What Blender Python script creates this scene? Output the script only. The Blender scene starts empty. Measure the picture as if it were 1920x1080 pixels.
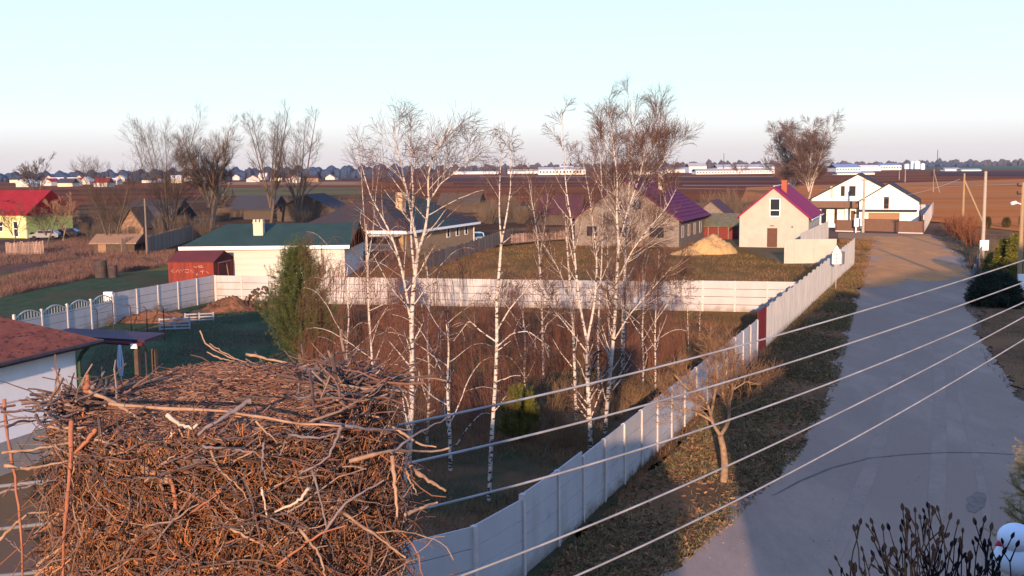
import bpy, math, random
import numpy as np
from mathutils import Vector, Matrix
random.seed(7); rng = np.random.default_rng(7)
R = math.radians
C = bpy.context.scene.collection
sc = bpy.context.scene
# ------------------------------------------------------------------ camera
F, H = 2000.0, 10.0
PITCH, ROLL = math.atan(226/F), R(0.6)
fwd = Vector((0, math.cos(PITCH), -math.sin(PITCH)))
up0 = Vector((0, math.sin(PITCH), math.cos(PITCH))); rt0 = Vector((1, 0, 0))
rt = rt0*math.cos(ROLL) - up0*math.sin(ROLL); up = up0*math.cos(ROLL) + rt0*math.sin(ROLL)
cam = bpy.data.cameras.new('camera'); co = bpy.data.objects.new('camera', cam); C.objects.link(co)
m = Matrix((rt, up, -fwd)).transposed().to_4x4(); m.translation = (0, 0, H); co.matrix_world = m
cam.sensor_width = 36; cam.lens = F/1920*36; cam.clip_end = 20000; cam.clip_start = .05
sc.camera = co
def ray(px, py): return fwd + rt*((px-960)/F) + up*((540-py)/F)
def G(px, py, z=0.0):
    d = ray(px, py); t = (z-H)/d.z; return Vector((d.x*t, d.y*t, z))
def PD(px, py, Y):
    d = ray(px, py); t = Y/d.y; return Vector((d.x*t, Y, H+d.z*t))
# ------------------------------------------------------------------ world, sun, exposure
SAZ, SEL = R(8.2), R(9.5)
w = bpy.data.worlds.new('World'); sc.world = w; w.use_nodes = True
nt = w.node_tree; nt.nodes.clear()
sky = nt.nodes.new('ShaderNodeTexSky'); sky.sky_type = 'NISHITA'; sky.sun_disc = False
sky.sun_elevation = SEL; sky.sun_rotation = math.pi + SAZ
sky.air_density = 1.0; sky.dust_density = 1.0; sky.ozone_density = 1.0; sky.altitude = 100
bg = nt.nodes.new('ShaderNodeBackground'); bg.inputs[1].default_value = .12
wo = nt.nodes.new('ShaderNodeOutputWorld')
# hand-tuned gradient mixed over the Nishita sky: colour follows the height above the horizon all round
tcw = nt.nodes.new('ShaderNodeTexCoord'); sxw = nt.nodes.new('ShaderNodeSeparateXYZ'); nt.links.new(tcw.outputs['Generated'], sxw.inputs[0])
rw = nt.nodes.new('ShaderNodeValToRGB'); nt.links.new(sxw.outputs[2], rw.inputs[0]); el = rw.color_ramp.elements
SKY = [(0, (3.3, 3.0, 2.95)), (.016, (3.5, 3.3, 3.3)), (.04, (4.1, 4.3, 4.4)), (.065, (3.7, 5.0, 5.2)), (.15, (3.3, 5.0, 6.3)), (.4, (2.2, 3.4, 6.8)), (1, (1.3, 2.1, 4.3))]
for i, (p_, c_) in enumerate(SKY):
    e_ = el[0] if i == 0 else (el[-1] if i == len(SKY)-1 else el.new(p_)); e_.position = p_; e_.color = (*c_, 1)
mxw = nt.nodes.new('ShaderNodeMix'); mxw.data_type = 'RGBA'; mxw.inputs[0].default_value = .93
nt.links.new(sky.outputs[0], mxw.inputs[6]); nt.links.new(rw.outputs[0], mxw.inputs[7])
nt.links.new(mxw.outputs[2], bg.inputs[0]); nt.links.new(bg.outputs[0], wo.inputs[0])
sl = bpy.data.lights.new('sun', 'SUN'); sl.energy = 4.5; sl.angle = R(.5); sl.color = (1, .67, .43)
so = bpy.data.objects.new('sun', sl); C.objects.link(so)
sd = Vector((-math.sin(SAZ)*math.cos(SEL), -math.cos(SAZ)*math.cos(SEL), math.sin(SEL)))
so.rotation_euler = sd.to_track_quat('Z', 'Y').to_euler(); so.location = (0, -30, 40)
vs = sc.view_settings; vs.view_transform = 'Standard'; vs.look = 'None'; vs.gamma = 1; vs.exposure = 1.0
sc.render.engine = 'CYCLES'; sc.cycles.max_bounces = 5; sc.cycles.volume_bounces = 0
# ------------------------------------------------------------------ materials
def mat(name, c1, c2=None, scale=3.0, rough=.85, bump=0.0, stretch=(1, 1, 1), spec=.1, island=0, metal=0, detail=5, c3=None, s3=.3, t3=(.5, .62), thr=(.35, .65), coord='Object', rnd=1, nr=.62):
    if rough >= .95: spec = 0
    m = bpy.data.materials.new(name); m.use_nodes = True; n = m.node_tree; L = n.links.new
    b = n.nodes['Principled BSDF']; b.inputs['Roughness'].default_value = rough
    b.inputs['Specular IOR Level'].default_value = spec; b.inputs['Metallic'].default_value = metal
    c1 = (*c1, 1)
    if c2 is None: b.inputs['Base Color'].default_value = c1; c2 = c1; plain = True
    else: plain = False; c2 = (*c2, 1)
    tc = n.nodes.new('ShaderNodeTexCoord'); mp = n.nodes.new('ShaderNodeMapping'); mp.inputs['Scale'].default_value = stretch
    if coord == 'Object' and rnd:
        oi = n.nodes.new('ShaderNodeObjectInfo'); ml = n.nodes.new('ShaderNodeMath'); ml.operation = 'MULTIPLY'; ml.inputs[1].default_value = 90
        va = n.nodes.new('ShaderNodeVectorMath'); va.operation = 'ADD'; L(oi.outputs['Random'], ml.inputs[0]); L(tc.outputs[coord], va.inputs[0]); L(ml.outputs[0], va.inputs[1]); L(va.outputs[0], mp.inputs[0])
    else: L(tc.outputs[coord], mp.inputs[0])
    nz = n.nodes.new('ShaderNodeTexNoise'); nz.inputs['Scale'].default_value = scale; nz.inputs['Detail'].default_value = detail; nz.inputs['Roughness'].default_value = nr
    L(mp.outputs[0], nz.inputs['Vector'])
    out = None
    if not plain:
        rp = n.nodes.new('ShaderNodeValToRGB'); rp.color_ramp.elements[0].position = thr[0]; rp.color_ramp.elements[1].position = thr[1]
        rp.color_ramp.elements[0].color = c1; rp.color_ramp.elements[1].color = c2
        L(nz.outputs[0], rp.inputs[0]); out = rp.outputs[0]
        if c3:
            n3 = n.nodes.new('ShaderNodeTexNoise'); n3.inputs['Scale'].default_value = s3; n3.inputs['Detail'].default_value = 6
            L(mp.outputs[0], n3.inputs['Vector'])
            r3 = n.nodes.new('ShaderNodeMapRange'); r3.inputs[1].default_value = t3[0]; r3.inputs[2].default_value = t3[1]
            L(n3.outputs[0], r3.inputs[0])
            mx = n.nodes.new('ShaderNodeMix'); mx.data_type = 'RGBA'; mx.inputs[7].default_value = (*c3, 1)
            L(r3.outputs[0], mx.inputs[0]); L(out, mx.inputs[6]); out = mx.outputs[2]
        if island:
            ge = n.nodes.new('ShaderNodeNewGeometry'); r2 = n.nodes.new('ShaderNodeMapRange')
            r2.inputs[3].default_value = 1-island; r2.inputs[4].default_value = 1+island
            L(ge.outputs['Random Per Island'], r2.inputs[0])
            vm = n.nodes.new('ShaderNodeVectorMath'); vm.operation = 'SCALE'; L(out, vm.inputs[0]); L(r2.outputs[0], vm.inputs['Scale']); out = vm.outputs[0]
        L(out, b.inputs['Base Color'])
    if bump:
        bp = n.nodes.new('ShaderNodeBump'); bp.inputs['Strength'].default_value = min(1, bump); bp.inputs['Distance'].default_value = .05*max(1, bump)
        L(nz.outputs[0], bp.inputs['Height']); L(bp.outputs[0], b.inputs['Normal'])
    return m
def ramp_island(name, cols, rough=.85):
    m = bpy.data.materials.new(name); m.use_nodes = True; n = m.node_tree; L = n.links.new
    b = n.nodes['Principled BSDF']; b.inputs['Roughness'].default_value = rough; b.inputs['Specular IOR Level'].default_value = .2
    ge = n.nodes.new('ShaderNodeNewGeometry'); rp = n.nodes.new('ShaderNodeValToRGB'); rp.color_ramp.interpolation = 'LINEAR'
    e = rp.color_ramp.elements
    for i, c in enumerate(cols):
        t = i/(len(cols)-1)
        if i == 0: e[0].position = 0; e[0].color = (*c, 1)
        elif i == len(cols)-1: e[-1].position = 1; e[-1].color = (*c, 1)
        else: k = e.new(t); k.color = (*c, 1)
    L(ge.outputs['Random Per Island'], rp.inputs[0])
    tc = n.nodes.new('ShaderNodeTexCoord'); nz = n.nodes.new('ShaderNodeTexNoise'); nz.inputs['Scale'].default_value = 30; L(tc.outputs['Object'], nz.inputs['Vector'])
    mr = n.nodes.new('ShaderNodeMapRange'); mr.inputs[3].default_value = .55; mr.inputs[4].default_value = 1.45; L(nz.outputs[0], mr.inputs[0])
    vm = n.nodes.new('ShaderNodeVectorMath'); vm.operation = 'SCALE'; L(rp.outputs[0], vm.inputs[0]); L(mr.outputs[0], vm.inputs['Scale'])
    L(vm.outputs[0], b.inputs['Base Color']); return m
def birch_bark(name):
    m = mat(name, (.56, .48, .41), (.33, .27, .23), 6, .8, .1, (1, 1, 2)); n = m.node_tree; L = n.links.new
    b = n.nodes['Principled BSDF']; old = b.inputs['Base Color'].links[0].from_socket
    tc = n.nodes.new('ShaderNodeTexCoord'); mp = n.nodes.new('ShaderNodeMapping'); mp.inputs['Scale'].default_value = (5, 5, 13)
    nz = n.nodes.new('ShaderNodeTexNoise'); nz.inputs['Scale'].default_value = 1; nz.inputs['Detail'].default_value = 3
    L(tc.outputs['Object'], mp.inputs[0]); L(mp.outputs[0], nz.inputs[0])
    # bark is blacker near the foot of a birch
    sx = n.nodes.new('ShaderNodeSeparateXYZ'); L(tc.outputs['Object'], sx.inputs[0])
    mz = n.nodes.new('ShaderNodeMapRange'); mz.inputs[1].default_value = 0; mz.inputs[2].default_value = 3; mz.inputs[3].default_value = .1; mz.inputs[4].default_value = 0
    L(sx.outputs[2], mz.inputs[0])
    ad = n.nodes.new('ShaderNodeMath'); ad.operation = 'ADD'; L(nz.outputs[0], ad.inputs[0]); L(mz.outputs[0], ad.inputs[1])
    r = n.nodes.new('ShaderNodeMapRange'); r.inputs[1].default_value = .57; r.inputs[2].default_value = .62; L(ad.outputs[0], r.inputs[0])
    mx = n.nodes.new('ShaderNodeMix'); mx.data_type = 'RGBA'; mx.inputs[7].default_value = (.045, .035, .03, 1)
    L(r.outputs[0], mx.inputs[0]); L(old, mx.inputs[6]); L(mx.outputs[2], b.inputs['Base Color']); return m
M = {}
M['concrete'] = mat('concrete', (.42, .39, .385), (.37, .345, .335), 1.3, .9, .05, (1, 1, .4), c3=(.29, .26, .235), s3=.7, t3=(.58, .8))
def dirty(m, z1, col):
    n = m.node_tree; L = n.links.new; b = n.nodes['Principled BSDF']; old = b.inputs['Base Color'].links[0].from_socket
    tc = n.nodes.new('ShaderNodeTexCoord'); sx = n.nodes.new('ShaderNodeSeparateXYZ'); L(tc.outputs['Object'], sx.inputs[0])
    ge = n.nodes.new('ShaderNodeNewGeometry'); nz = n.nodes.new('ShaderNodeTexNoise'); nz.inputs['Scale'].default_value = 1.7; nz.inputs['Detail'].default_value = 6; L(ge.outputs['Position'], nz.inputs['Vector'])
    a = n.nodes.new('ShaderNodeMapRange'); a.inputs[1].default_value = z1; a.inputs[2].default_value = 0; a.inputs[3].default_value = -.25; a.inputs[4].default_value = .35; L(sx.outputs[2], a.inputs[0])
    ad = n.nodes.new('ShaderNodeMath'); ad.operation = 'ADD'; L(nz.outputs[0], ad.inputs[0]); L(a.outputs[0], ad.inputs[1])
    r = n.nodes.new('ShaderNodeMapRange'); r.inputs[1].default_value = .45; r.inputs[2].default_value = .8; r.inputs[4].default_value = .75; L(ad.outputs[0], r.inputs[0])
    mx = n.nodes.new('ShaderNodeMix'); mx.data_type = 'RGBA'; mx.inputs[7].default_value = (*col, 1); L(r.outputs[0], mx.inputs[0]); L(old, mx.inputs[6]); L(mx.outputs[2], b.inputs['Base Color'])
dirty(M['concrete'], .7, (.2, .165, .13))
M['concrete_post'] = mat('concrete_post', (.5, .45, .41), (.42, .37, .34), 4, .9, .1)
M['bark'] = birch_bark('birch_bark')
M['branch'] = mat('pale_branch', (.42, .33, .26), (.28, .2, .15), 5, .85)
M['twig'] = mat('birch_twig', (.055, .034, .03), (.12, .06, .045), 3, .8)
M['hang'] = mat('hanging_twig', (.2, .085, .05), (.13, .055, .04), 2, .8)
M['gbark'] = mat('grey_bark', (.13, .095, .07), (.08, .06, .045), 6, .9, .3)
M['gtwig'] = mat('brown_twig', (.07, .048, .038), (.045, .032, .028), 3, .9)
M['obark'] = mat('orange_bark', (.3, .19, .11), (.17, .11, .075), 8, .85, .3)
M['needle'] = mat('pine_needle', (.035, .055, .018), (.09, .1, .03), 3, .7, island=.5)
M['wood'] = mat('weathered_plank', (.22, .16, .12), (.14, .1, .08), 3, .9, .2, (6, 6, .6), island=.25)
M['metal_dark'] = mat('dark_metal', (.03, .025, .03), (.05, .04, .045), 5, .5)
M['glass'] = mat('window_glass', (.02, .022, .028), None, rough=.12, spec=.6)
M['white_plastic'] = mat('white_plastic', (.8, .8, .8), (.7, .7, .7), 3, .5)
# ------------------------------------------------------------------ mesh building
class MB:
    def __init__(s): s.v = []; s.f = []; s.n = 0
    def add(s, V, Fc):
        V = np.asarray(V, float).reshape(-1, 3); s.v.append(V)
        s.f.extend([tuple(i+s.n for i in f) for f in Fc]); s.n += len(V)
    def box(s, x0, y0, z0, x1, y1, z1):
        s.add([(x0,y0,z0),(x1,y0,z0),(x1,y1,z0),(x0,y1,z0),(x0,y0,z1),(x1,y0,z1),(x1,y1,z1),(x0,y1,z1)],
              [(0,3,2,1),(4,5,6,7),(0,1,5,4),(1,2,6,5),(2,3,7,6),(3,0,4,7)])
    def prism(s, pts, a, b):   # pts (x,z) polygon swept along y from a to b
        k = len(pts); s.add([(x,a,z) for x,z in pts]+[(x,b,z) for x,z in pts],
              [tuple(range(k)), tuple(range(2*k-1,k-1,-1))]+[(i,i+k,(i+1)%k+k,(i+1)%k) for i in range(k)])
    def slab(s, q, t):         # quad q (4 pts), thickness t downward along its normal
        q = [Vector(p) for p in q]; nn = (q[1]-q[0]).cross(q[3]-q[0]).normalized()
        if nn.z < 0: nn = -nn
        r = [p-nn*t for p in q]; s.add([tuple(p) for p in q+r], [(0,1,2,3),(7,6,5,4),(0,4,5,1),(1,5,6,2),(2,6,7,3),(3,7,4,0)])
    def tubes(s, lines, rads, n=3):   # batch of polylines with the same point count
        P = np.asarray(lines, float); Rr = np.asarray(rads, float); N, K, _ = P.shape
        T = np.gradient(P, axis=1); T /= np.linalg.norm(T, axis=2, keepdims=True)+1e-9
        a = P[:, -1]-P[:, 0]; ref = np.where(np.abs(a[:, 2:3]) > .7*np.linalg.norm(a, axis=1, keepdims=True), [[1., 0, 0]], [[0, 0, 1.]])
        U = np.cross(T, ref[:, None, :]); U /= np.linalg.norm(U, axis=2, keepdims=True)+1e-9; W = np.cross(T, U)
        an = np.arange(n)*2*np.pi/n
        V = P[:, :, None, :] + Rr[:, :, None, None]*(U[:, :, None, :]*np.cos(an)[None, None, :, None]+W[:, :, None, :]*np.sin(an)[None, None, :, None])
        base = s.n; s.v.append(V.reshape(-1, 3)); s.n += N*K*n
        k = np.arange(K-1)[:, None]*n; j = np.arange(n)[None, :]; j2 = (j+1) % n
        q = np.stack([k+j, k+j2, k+n+j2, k+n+j], -1).reshape(-1, 4)
        Q = (q[None]+(np.arange(N)*K*n)[:, None, None]+base).reshape(-1, 4); s.f.append(('np', Q))
        if n > 3:
            for i in range(N):
                o = base+i*K*n; s.f.append(tuple(o+j for j in range(n))); s.f.append(tuple(o+(K-1)*n+j for j in range(n-1, -1, -1)))
    def tube(s, pts, r, n=6):
        pts = [tuple(p) for p in pts]; r = [r]*len(pts) if np.isscalar(r) else r; s.tubes([pts], [r], n)
    def build(s, name, m=None, parent=None, loc=None, rz=0, smooth=False):
        me = bpy.data.meshes.new(name); V = np.concatenate(s.v)
        fs = []; 
        for f in s.f:
            if isinstance(f, tuple) and len(f) == 2 and isinstance(f[0], str): fs.append(f[1])
        rest = [f for f in s.f if not (isinstance(f[0], str))]
        cnt = [len(f) for f in rest]; loops = [i for f in rest for i in f]
        if fs:
            Q = np.concatenate(fs); cnt = cnt+[4]*len(Q); loops = np.concatenate([np.asarray(loops, np.int64), Q.reshape(-1)])
        loops = np.asarray(loops, np.int32); cnt = np.asarray(cnt, np.int32)
        me.vertices.add(len(V)); me.vertices.foreach_set('co', V.astype(np.float32).reshape(-1))
        me.loops.add(len(loops)); me.loops.foreach_set('vertex_index', loops)
        me.polygons.add(len(cnt)); st = np.concatenate([[0], np.cumsum(cnt)[:-1]]).astype(np.int32)
        me.polygons.foreach_set('loop_start', st); me.polygons.foreach_set('loop_total', cnt)
        me.polygons.foreach_set('use_smooth', np.full(len(cnt), bool(smooth)))
        me.update(calc_edges=True); me.validate()
        if m: me.materials.append(m)
        o = bpy.data.objects.new(name, me); C.objects.link(o)
        if parent: o.parent = parent
        if loc is not None: o.location = loc
        o.rotation_euler.z = rz; return o
def tag(o, label=None, cat=None, group=None, kind=None):
    for k, v in (('label', label), ('category', cat), ('group', group), ('kind', kind)):
        if v: o[k] = v
    return o
def thing(name, label, cat, loc=(0, 0, 0), rz=0, group=None):
    o = bpy.data.objects.new(name, None); C.objects.link(o); o.location = loc; o.rotation_euler.z = rz
    o.empty_display_size = .3; return tag(o, label, cat, group)
def dup(root, loc, rz, label=None, group=None, s=1):
    r = root.copy(); C.objects.link(r); r.location = loc; r.rotation_euler.z = rz; r.scale = (s, s, s)
    if label: r['label'] = label
    if group: r['group'] = group
    for ch in list(root.children):
        c = ch.copy(); C.objects.link(c); c.parent = r
        for g in ch.children: d = g.copy(); C.objects.link(d); d.parent = c
    return r
# ------------------------------------------------------------------ ground and its sheets
def sheet(name, pts, m, z, kind='structure', jag=0.0):
    if jag:
        Q = []; r_ = random.Random(len(pts)*7+int(pts[0][0]*10))
        for i in range(len(pts)):
            a, b = pts[i], pts[(i+1) % len(pts)]; L = math.hypot(b[0]-a[0], b[1]-a[1]); k = max(1, min(260, int(L/.22))); nx, ny = -(b[1]-a[1])/(L+1e-6), (b[0]-a[0])/(L+1e-6); o_ = 0
            for j in range(k):
                t = j/k; o_ = .9*o_+r_.gauss(0, jag*.3); e_ = min(1, 6*t, 6*(1-t)); d = (o_+r_.gauss(0, jag*.12))*e_; Q.append((a[0]+(b[0]-a[0])*t+nx*d, a[1]+(b[1]-a[1])*t+ny*d))
        pts = Q
    mb = MB(); mb.add([(p[0], p[1], z) for p in pts], [tuple(range(len(pts)))]); return tag(mb.build(name, m), kind=kind)
def gp(*pp): return [G(x, y) for x, y in pp]
M['earth'] = mat('ground_earth', (.19, .105, .07), (.11, .07, .045), .06, .95, .3, (1, .5, 1), c3=(.14, .115, .045), s3=.012)
M['field'] = mat('field_soil', (.27, .082, .028), (.14, .045, .022), .02, .95, 0, (.12, 1.5, 1), c3=(.1, .04, .03), s3=.012, t3=(.45, .6))
M['plough'] = mat('ploughed_soil', (.55, .18, .05), (.36, .115, .035), .05, .95, 0, (.15, 1.2, 1), c3=(.42, .16, .06), s3=.02)
M['winter'] = mat('winter_crop', (.05, .09, .05), (.08, .11, .06), .02, .95, 0, (.1, 1, 1))
M['road'] = mat('road_gravel', (.35, .245, .185), (.24, .175, .135), .5, .95, .8, (1, .3, 1), c3=(.27, .19, .145), s3=.16, t3=(.42, .6), detail=13, nr=.8)
M['litter'] = mat('leaf_litter', (.19, .09, .045), (.09, .06, .035), 1.3, .95, 1.5, (1, .7, 1), c3=(.19, .1, .05), s3=.35, t3=(.45, .6))
M['lawn'] = mat('lawn_grass', (.042, .062, .032), (.07, .085, .048), 1.2, .95, 1.0, (1, .5, 1), c3=(.08, .065, .04), s3=.25, detail=10)
M['brownyard'] = mat('brown_grass', (.18, .08, .035), (.1, .06, .03), .5, .95, 1.0, (1, .5, 1), c3=(.09, .085, .035), s3=.12)
M['ochre'] = mat('ochre_grass', (.25, .125, .045), (.14, .078, .03), .4, .95, 1.0, (1, .35, 1), c3=(.16, .09, .028), s3=.08)
M['meadow'] = mat('dry_meadow', (.14, .075, .055), (.08, .047, .037), .3, .95, 1.0, (1, .4, 1), c3=(.19, .1, .06), s3=.08)
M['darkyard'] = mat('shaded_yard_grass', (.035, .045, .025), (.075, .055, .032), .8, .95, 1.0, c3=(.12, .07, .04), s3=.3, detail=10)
g = MB(); g.add([(-6000,-300,0),(6000,-300,0),(6000,7000,0),(-6000,7000,0)], [(0,1,2,3)]); tag(g.build('ground', M['earth']), kind='structure')
sheet('field', [(-900,230,0),(1400,230,0),(2200,2600,0),(-1800,2600,0)], M['field'], .05)
def band(y0, y1, x0, x1, m, z, nm='field'):
    sheet(nm, [G(x0,y0), G(x1,y0), G(x1,y1), G(x0,y1)], m, z)
M['dstrip'] = mat('dark_strip', (.06, .03, .032), (.1, .05, .048), .03, .95, 0, (.1, 1, 1))
M['tstrip'] = mat('tan_strip', (.34, .19, .1), (.26, .14, .08), .03, .95, 0, (.1, 1, 1))
M['ostrip'] = mat('olive_strip', (.15, .12, .055), (.11, .085, .045), .03, .95, 0, (.1, 1, 1))
band(333, 339, 640, 1460, M['dstrip'], .10); band(343, 346, 850, 1500, M['dstrip'], .10); band(350, 352, 1180, 1520, M['dstrip'], .12)
band(330.5, 332, 900, 1450, M['tstrip'], .14); band(347, 348.6, 1280, 1470, M['tstrip'], .12)
band(341, 347, 380, 680, M['tstrip'], .10); band(352, 372, 380, 680, M['ostrip'], .10)
sheet('field', gp((1400,352),(1919,336),(2200,340),(2200,470),(1780,420),(1560,400),(1380,400)), M['plough'], .14)
band(321, 331, 1745, 2000, M['dstrip'], .16); band(315, 319, 1700, 2100, M['winter'], .18); band(309, 318, 1780, 2100, M['winter'], .2)
sheet('path', gp((1535,349),(1700,346.5),(1925,347),(1925,349),(1700,349),(1535,351.5)), M['tstrip'], .24)
# yards
M['scrub'] = mat('scrub_ground', (.11, .055, .03), (.06, .035, .022), .15, .95, .5, c3=(.15, .09, .05), s3=.05)
sheet('yard', gp((110,440),(150,385),(400,368),(700,366),(900,380),(1080,385),(1420,380),(1500,400),(1400,440),(1050,452),(860,470),(640,480),(330,470),(230,478)), M['scrub'], .17)
sheet('meadow', gp((-200,545),(100,500),(220,478),(330,455),(300,438),(150,446),(-200,455)), M['meadow'], .03, jag=.35)
sheet('lawn', gp((-100,560),(190,520),(330,505),(430,500),(420,560),(200,640),(-100,640)), M['lawn'], .05, jag=.35)
sheet('lawn', gp((-100,760),(0,660),(190,640),(330,604),(440,585),(520,588),(600,640),(640,740),(300,760)), M['lawn'], .05, jag=.35)
sheet('yard', gp((420,560),(900,575),(1500,588),(1425,660),(1260,850),(1180,920),(1050,1040),(880,1200),(300,1200),(640,740),(560,600),(440,586)), M['brownyard'], .03, jag=.35)
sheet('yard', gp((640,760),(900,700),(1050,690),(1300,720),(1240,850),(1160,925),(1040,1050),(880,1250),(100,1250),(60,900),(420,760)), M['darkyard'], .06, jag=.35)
sheet('yard', gp((600,530),(860,470),(1050,452),(1290,448),(1390,466),(1475,497),(1560,497),(1500,560),(1480,592),(1000,588),(640,570)), M['ochre'], .045, jag=.35)
sheet('verge', gp((1040,1046),(1180,921),(1260,850),(1425,665),(1574,497),(1570,448),(1640,444),(1620,520),(1590,610),(1560,730),(1480,860),(1330,1000),(1220,1090),(1050,1230),(820,1230)), M['litter'], .03, jag=.35)
sheet('verge', gp((1565,497),(1571,446),(1650,440),(1645,470),(1622,545),(1545,545)), M['ochre'], .036, jag=.35)
RL = [(1100,1250),(1235,1085),(1335,1000),(1475,862),(1545,755),(1588,610),(1618,520),(1632,470),(1640,443)]
RR = [(1745,443),(1810,485),(1822,520),(1812,560),(1822,610),(1852,660),(1925,760),(2100,1000),(2300,1250)]
rl = [G(*p) for p in RL]; rr = [G(*p) for p in RR]
sheet('road', rl+rr, M['road'], .05, jag=.3)
sheet('road', gp((1571,437),(1745,440),(1748,452),(1640,452),(1571,447)), M['tstrip'], .054)
sheet('verge', gp((1752,440),(1800,455),(1835,510),(1832,560),(1840,620),(1870,680),(1940,760),(2150,1000),(2600,1000),(2400,560),(2100,450),(1900,430),(1760,425)), M['litter'], .06, jag=.35)
M['tyre'] = mat('tyre_mark', (.09, .075, .065), (.14, .12, .1), 2, .9)
def ribbon(name, pp, wd, m, z, kind='structure'):
    P = [G(*p) for p in pp]; a = []; b = []
    for i, p in enumerate(P):
        t = (P[min(i+1, len(P)-1)]-P[max(i-1, 0)]); t.z = 0; t.normalize(); q = Vector((-t.y, t.x, 0)); ww = wd*(1 if 0 < i < len(P)-1 else .3)
        a.append(p+q*ww/2); b.append(p-q*ww/2)
    mb = MB(); mb.add([(v.x, v.y, z) for v in a+b], [(i, i+1, len(P)+i+1, len(P)+i) for i in range(len(P)-1)]); return tag(mb.build(name, m), kind=kind)
M['sunlit_sand'] = mat('sunlit_sandy_road', (.56, .27, .11), (.38, .18, .08), .4, .95, .8, (1, .3, 1), c3=(.44, .22, .1), s3=.2, detail=12, nr=.78)  # sandy end of the road; sunlight is also painted into its tone and edge
sheet('road', [G(*p) for p in ((1608,545),(1622,515),(1634,470),(1640,444),(1744,444),(1790,473),(1760,482),(1800,500),(1818,520),(1760,528),(1700,524),(1660,538))], M['sunlit_sand'], .0545, jag=1.1)
ribbon('road', [(1450,932),(1500,905),(1560,880),(1630,862),(1700,855),(1780,851),(1850,852),(1925,857)], .1, M['tyre'], .058)
M['rut'] = mat('wheel_rut', (.25, .18, .14), (.33, .23, .175), .8, .95, .6, detail=12, nr=.8)
ribbon('road', [(1560,1080),(1600,960),(1640,860),(1668,760),(1690,660),(1696,600)], .5, M['rut'], .056)
ribbon('road', [(1740,1080),(1755,960),(1760,860),(1762,760),(1760,660),(1755,600)], .5, M['rut'], .056)
for pp in ([(1850,1080),(1850,960),(1830,860),(1800,740),(1785,640)],):
    ribbon('road', pp, .25, M['rut'], .0565)
M['patch'] = mat('road_patch', (.22, .165, .135), (.15, .12, .1), 3, .95, .4)
sheet('road', gp((1815,962),(1812,940),(1830,925),(1848,930),(1846,955),(1830,966)), M['patch'], .062, jag=.09)
# ------------------------------------------------------------------ added houses, unseen behind the camera, shaped to throw the long shadows
def uY(u, Y): # lateral position across the sun's direction
    return ((u+Y*math.sin(SAZ))/math.cos(SAZ), Y)
M['render_wall'] = mat('render_wall', (.5, .47, .43), (.44, .41, .38), 1, .9)
M['tile_grey'] = mat('grey_tile', (.1, .09, .09), (.14, .12, .12), 4, .8)
def shade_house(label, u0, u1, ys, ye, zl, zr, zp, up_):
    o = thing('house', label, 'house', (0, 0, 0), 0)
    x0 = uY(u0, ys)[0]; x1 = uY(u1, ys)[0]; xp = uY(up_, ys)[0]
    b = MB(); b.prism([(x0, 0), (x1, 0), (x1, zr), (xp, zp), (x0, zl)], ye, ys); b.build('wall', M['render_wall'], o)
    b = MB(); b.slab([(x0-.4, ye-.3, zl-.1), (xp, ye-.3, zp+.25), (xp, ys+.3, zp+.25), (x0-.4, ys+.3, zl-.1)], .2); b.build('roof', M['tile_grey'], o)
    b = MB(); b.slab([(xp, ye-.3, zp+.25), (x1+.4, ye-.3, zr-.1), (x1+.4, ys+.3, zr-.1), (xp, ys+.3, zp+.25)], .2); b.build('roof', M['tile_grey'], o)
shade_house('low added house, unseen behind the viewpoint, shaped to cast shade', -13, -1.0, -6, -16, 7.4, 7.9, 8.7, -6)
shade_house('tall added house, unseen behind the viewpoint beside the road, shaped to cast shade', 2.2, 15, -6, -18, 9.0, 14.8, 15.0, 13.5)
shade_house('tallest added house, unseen behind the viewpoint by the verge, shaped to cast shade', 15.6, 34, -6, -18, 15.6, 16.4, 17.6, 24)
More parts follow.
